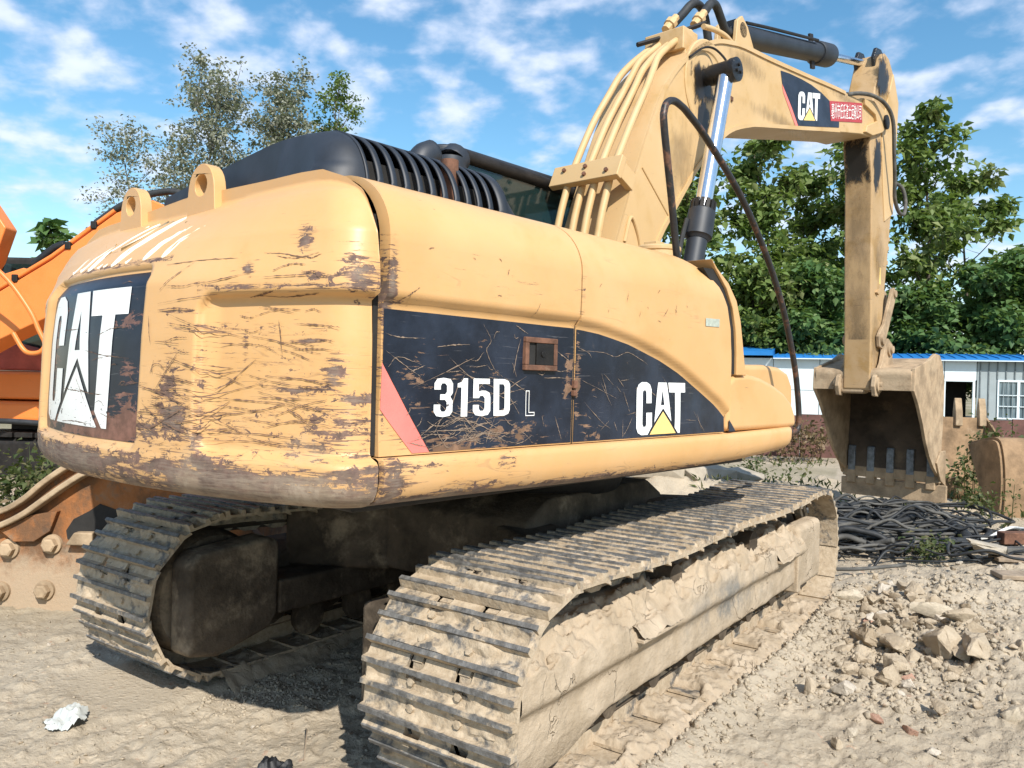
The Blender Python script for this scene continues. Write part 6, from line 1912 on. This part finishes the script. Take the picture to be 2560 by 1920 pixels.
tag(o, 'straight black pipe leaning on the left end of the hose heap', 'pipe')
o = MB().tube(spline([L2W(px(2380, 7.4), 7.4, .25), L2W(px(2420, 7.0), 7.0, .22), L2W(px(2450, 6.8), 6.8, .14), L2W(px(2480, 6.6), 6.6, .10)], 6), .05, 12).build('rubber_pipe', M['hose'], fix=False, smooth=180)
tag(o, 'fat black pipe curving out of the right side of the hose heap', 'pipe')

# ------------------------------------------------------------------ stones and clods
def rock_mesh(name, seed, n=16, sub=False):
    rr_ = random.Random(seed); bm = bmesh.new()
    sc_ = (1, rr_.uniform(.6, .95), rr_.uniform(.45, .8))
    for i in range(n):
        v = Vector((rr_.gauss(0, 1), rr_.gauss(0, 1), rr_.gauss(0, 1))).normalized() * rr_.uniform(.75, 1.1)
        bm.verts.new((v.x * sc_[0], v.y * sc_[1], v.z * sc_[2]))
    h_ = bmesh.ops.convex_hull(bm, input=bm.verts[:])
    bmesh.ops.delete(bm, geom=[q for q in h_['geom_interior'] if isinstance(q, bmesh.types.BMVert)], context='VERTS')
    if sub:
        bmesh.ops.bevel(bm, geom=bm.edges[:], offset=.035, segments=1, affect='EDGES', profile=.5)
        bmesh.ops.triangulate(bm, faces=bm.faces[:])
        bmesh.ops.subdivide_edges(bm, edges=bm.edges[:], cuts=2, use_grid_fill=True)
        for v in bm.verts:
            c_ = v.co
            k = float(fbm(c_.x * 3.6 + seed, c_.y * 3.6 + c_.z * 3.1, 4, seed % 50, .65))
            v.co = c_ * (1 + .21 * k)
    me = bpy.data.meshes.new(name); bm.to_mesh(me); bm.free()
    me.materials.append(M['stone'])
    me.shade_smooth(); me.set_sharp_from_angle(angle=math.radians(42))
    return me


ROCKS = [rock_mesh('stone', 300 + k, 11 + k % 4, True) for k in range(10)]


def put_rock(x, y, s, label, group=None, mat=None, name='stone', k=0, sink=.3, rz=None, tilt=.35, sz=None):
    me = ROCKS[k % len(ROCKS)]
    if mat:
        me = me.copy(); me.materials.clear(); me.materials.append(M[mat])
    o = bpy.data.objects.new(name, me); COL.objects.link(o)
    rr_ = random.Random(int(x * 997 + y * 1331))
    o.rotation_euler = (rr_.uniform(-tilt, tilt), rr_.uniform(-tilt, tilt), rr_.uniform(0, 6.28) if rz is None else rz)
    o.scale = sz or (s, s * rr_.uniform(.8, 1.1), s * rr_.uniform(.75, 1.1))
    o.location = (x, y, float(ground_h(x, y)) + s * (.55 - sink))
    tag(o, label, 'stone' if mat != 'brick' else 'brick piece', group)
    return o


def gp(pxx, pyy, z=0.):
    """photo pixel -> point on the yard surface"""
    d = FW + R2 * (pxx - 1280) / 1998.4 - U2 * (pyy - 960) / 1998.4
    t = (z - CAM[2]) / d[2]
    q = CAM + d * t
    return q[0], q[1]


# the stones one can point at
for (pxx, pyy, s, lab, mt, k, sz) in (
        (2350, 1565, .145, 'large pale angular stone in the middle of the rubble on the right', 'pale_stone', 1, (.21, .10, .085)),
        (2355, 1630, .17, 'big upright grey brown clod below the pale angular stone', None, 2, (.12, .12, .19)),
        (2440, 1640, .2, 'long flat slab leaning right of the big upright clod', None, 3, (.26, .13, .09)),
        (2120, 1505, .12, 'rounded pale boulder at the top left of the rubble by the track', 'pale_stone', 4, (.12, .10, .10)),
        (2185, 1530, .085, 'reddish pale stone right of the rounded boulder at the top of the rubble', None, 5, None),
        (2175, 1555, .06, 'pink brick piece between the stones at the top of the rubble', 'brick', 6, None),
        (2110, 1600, .075, 'dark clod at the left edge of the rubble', None, 7, None),
        (2150, 1590, .09, 'grey clod left of the middle of the rubble', None, 8, None),
        (2190, 1765, .055, 'orange pink brick piece lying alone below the rubble', 'brick', 9, None),
        (2275, 1790, .05, 'pale pink stone right of the lone orange brick piece', 'brick', 0, None),
        (2130, 1790, .045, 'pale white stone just left of the lone orange brick piece', 'pale_stone', 2, None),
        (2095, 1812, .045, 'brownish stone leftmost of the three below the rubble', None, 3, None),
        (2015, 1905, .04, 'pink brick piece nearest the bottom edge of the photo', 'brick', 4, None),
        (2355, 1385, .13, 'pale flat topped stone below the hose heap', 'pale_stone', 5, (.17, .12, .07)),
        (2480, 1420, .34, 'broad pale slab lying near the boards at the right edge', 'concrete', 6, (.40, .24, .09)),
        (2290, 1370, .11, 'grey stone left of the pale flat topped stone', None, 7, None),
        (2270, 1675, .045, 'red brick chip in the middle of the rubble', 'brick', 8, None),
        (2255, 1650, .05, 'orange brick chip above the red one in the rubble', 'brick', 9, None),
        (2540, 1770, .07, 'pale upright stone at the right edge of the photo', 'pale_stone', 1, None),
        (2110, 1700, .07, 'brown clod standing alone left of the rubble', None, 2, None)):
    x, y = gp(pxx, pyy, .08)
    put_rock(x, y, s, lab, None, mt, 'brick_piece' if mt == 'brick' else 'stone', k, sz=sz)
rr_ = random.Random(5)
RG = 'stones and clods of the rubble right of the track'
cnt = 0
while cnt < 190:
    u_ = rr_.random()
    if u_ < .74: pxx, pyy = rr_.gauss(2265, 105), rr_.gauss(1600, 62)
    elif u_ < .94: pxx, pyy = rr_.uniform(2080, 2560), rr_.uniform(1330, 1500)
    else: pxx, pyy = rr_.uniform(2000, 2560), rr_.uniform(1560, 1910)
    x, y = gp(pxx, pyy, .05)
    if y > -1.45 and x < 2.3: continue
    s = rr_.choice((.024, .03, .038, .05, .065, .09) if u_ < .74 else (.012, .018, .024, .032, .045)) * rr_.uniform(.8, 1.25)
    sz_ = 'large angular' if s > .06 else ('fist sized' if s > .035 else 'small')
    wh_ = 'in the rubble patch right of the track' if u_ < .74 else ('on the ground between the rubble and the hose heap' if u_ < .94 else 'on the bare dirt below the rubble patch')
    put_rock(x, y, s, f'{sz_} dusty grey brown clod {wh_}', RG + ', ' + sz_ + ' ' + wh_[:9], None, 'clod', cnt, sink=.2)
    cnt += 1
RG2 = 'small stones on the bare ground by the left track'
for k in range(40):
    pxx, pyy = rr_.uniform(20, 760), rr_.uniform(1600, 1910)
    x, y = gp(pxx, pyy)
    if abs(y - .995) < .42 and x > -2.1: continue
    put_rock(x, y, rr_.uniform(.008, .02), 'small stone on the bare ground left of the near track', RG2, 'pale_stone' if k % 4 == 0 else None, 'pebble', k, sink=.25)

# gravel and crumbs nobody could count
base = []
for k in range(8):
    q = rock_mesh('crumb', 500 + k, 11)
    q.calc_loop_triangles()
    vv = np.array([v.co for v in q.vertices]); ff = np.array([t.vertices for t in q.loop_triangles])
    base.append((vv, ff)); bpy.data.meshes.remove(q)
g = np.random.default_rng(66)
Vs, Fs, off = [], [], 0
def scatter(x, y, s):
    global off
    vv, ff = base[int(g.integers(0, 8))]
    a = g.uniform(0, 6.28); c, s_ = math.cos(a), math.sin(a)
    q = vv * s * g.uniform(.7, 1.2, 3)
    q = np.stack([q[:, 0] * c - q[:, 1] * s_, q[:, 0] * s_ + q[:, 1] * c, q[:, 2]], 1)
    q = q + np.array([x, y, float(ground_h(x, y)) + s * .15])
    Vs.append(q); Fs.append(ff + off); off += len(q)
for k in range(11000):
    if k < 3600:
        pxx, pyy = g.normal(2265, 140), g.normal(1610, 90)
        s = g.choice([.005, .008, .012, .018, .028])
    elif k < 7000:
        pxx, pyy = g.uniform(1500, 2560), 1330 + 590 * g.random() ** .8
        s = g.choice([.002, .0035, .005, .008], p=[.4, .35, .17, .08])
    else:
        pxx, pyy = g.uniform(0, 1100), 1500 + 420 * g.random()
        s = g.choice([.0025, .004, .006, .009], p=[.4, .3, .2, .1])
        if k > 9300:
            pxx, pyy = g.normal(620, 130), g.normal(1690, 38); s = g.choice([.004, .006, .009, .014])
    if pyy < 1250: continue
    x, y = gp(pxx, pyy)
    if abs(abs(y) - .995) < .36 and -2.05 < x < 2.1: continue
    if y > -1.4 and y < -.6 and -2.1 < x < 2.1: continue
    scatter(x, y, float(s))
for k in range(1700):      # crumbs fallen along the mud of the right track and in its rubble strip
    x = g.uniform(-1.8, 2.0); y = -1.22 - abs(g.normal(0, .14))
    scatter(x, y, float(g.choice([.005, .009, .014, .024])))
me = big_mesh('gravel', np.concatenate(Vs), np.concatenate(Fs))
o = link('gravel', me, M['ground'], smooth=None)
tag(o, kind='stuff')

# mud crumbs stuck on the right track frame
Vs, Fs, off = [], [], 0
for k in range(520):
    x = g.uniform(-1.75, 1.25); t = g.random()
    y = -1.24 + .26 * t; zt = .52 + .14 * t + .05 * float(fbm(x * 3, y * 4, 3, 61))
    vv, ff = base[int(g.integers(0, 8))]; s = float(g.choice([.006, .01, .016, .03]))
    Vs.append(vv * s + np.array([x, y, zt + s * .3])); Fs.append(ff + off); off += len(vv)
me = big_mesh('mud_crumbs', np.concatenate(Vs), np.concatenate(Fs))
o = link('mud_crumbs', me, M['crust'], EXC, smooth=None); o['kind'] = 'stuff'

# ------------------------------------------------------------------ litter
x, y = gp(160, 1815)
g2 = np.random.default_rng(3)
n_ = 26
X, Y = np.meshgrid(np.linspace(-.095, .095, n_), np.linspace(-.07, .07, n_), indexing='ij')
Z = .035 + .05 * fbm(X * 16, Y * 16, 4, 13, .6) - .02 * (np.hypot(X / .1, Y / .07) ** 2)
Z = np.abs(Z) + .006
X2 = X * (1 + .5 * fbm(X * 9, Y * 9, 3, 15)); Y2 = Y * (1 + .5 * fbm(X * 9, Y * 9, 3, 18))
rm = (np.hypot(X / .095, Y / .07) + .5 * fbm(X * 20, Y * 20, 3, 19)) < 1.0
o = MB().grid(np.stack([X2, Y2, Z], -1), mask=rm).build('plastic_bag', M['plastic'], None, .4, fix=False, smooth=30)
o.location = (x, y, float(ground_h(x, y)) + .0)
tag(o, 'crumpled white plastic bag lying on the ground at the lower left', 'plastic bag')
x, y = gp(690, 1912)
o = MB().grid(np.stack([X2 * .7, Y2 * .8, Z * .8], -1), mask=rm).build('black_scrap', M['black'], None, 1.2, fix=False, smooth=30)
o.location = (x, y, float(ground_h(x, y)))
tag(o, 'scrap of black plastic at the bottom edge left of the track', 'plastic scrap')
a = gp(765, 1800); c = gp(760, 1880)
o = MB().tube([(a[0], a[1], float(ground_h(*a)) + .012), ((a[0] + c[0]) / 2 + .01, (a[1] + c[1]) / 2, .02), (c[0], c[1], float(ground_h(*c)) + .008)], .003, 5).build('twig', M['wood'], fix=False)
tag(o, 'thin dry twig on the ground in front of the shadow', 'twig')
pp = []
for (u_, v_) in ((2390, 1352), (2430, 1375), (2470, 1382), (2500, 1372), (2530, 1370), (2575, 1380)):
    q = gp(u_, v_, .08); pp.append((q[0], q[1], float(ground_h(*q)) + .09))
o = MB().tube(spline(pp, 6), .014, 8).build('conduit', M['white_pipe'], fix=False, smooth=180)
tag(o, 'thin white conduit snaking over the rubble at the right edge', 'conduit')
for k, (u_, v_, L_, w, h_, a, mt, lab) in enumerate(((2590, 1385, 1.1, .10, .10, .1, 'rust', 'rusty square tube at the right edge above the boards'), (2600, 1422, 1.2, .16, .03, -.05, 'wood', 'weathered board on top of the stack at the right edge'),
                                             (2590, 1405, 1.0, .09, .05, .15, 'hose_dusty', 'grey flattened pipe between the rusty tube and the boards'), (2610, 1462, 1.1, .18, .035, -.1, 'wood', 'dark board lowest in the stack at the right edge'))):
    q = gp(u_, v_, .1)
    o = MB().box((-L_ * .3, -w / 2, 0), (L_ * .7, w / 2, h_)).build('board' if mt == 'wood' else 'scrap_tube', M[mt], None, LROT + a, bevel=.008)
    o.location = (q[0], q[1], float(ground_h(*q)) + .01)
    tag(o, lab, 'board' if mt == 'wood' else 'scrap metal')
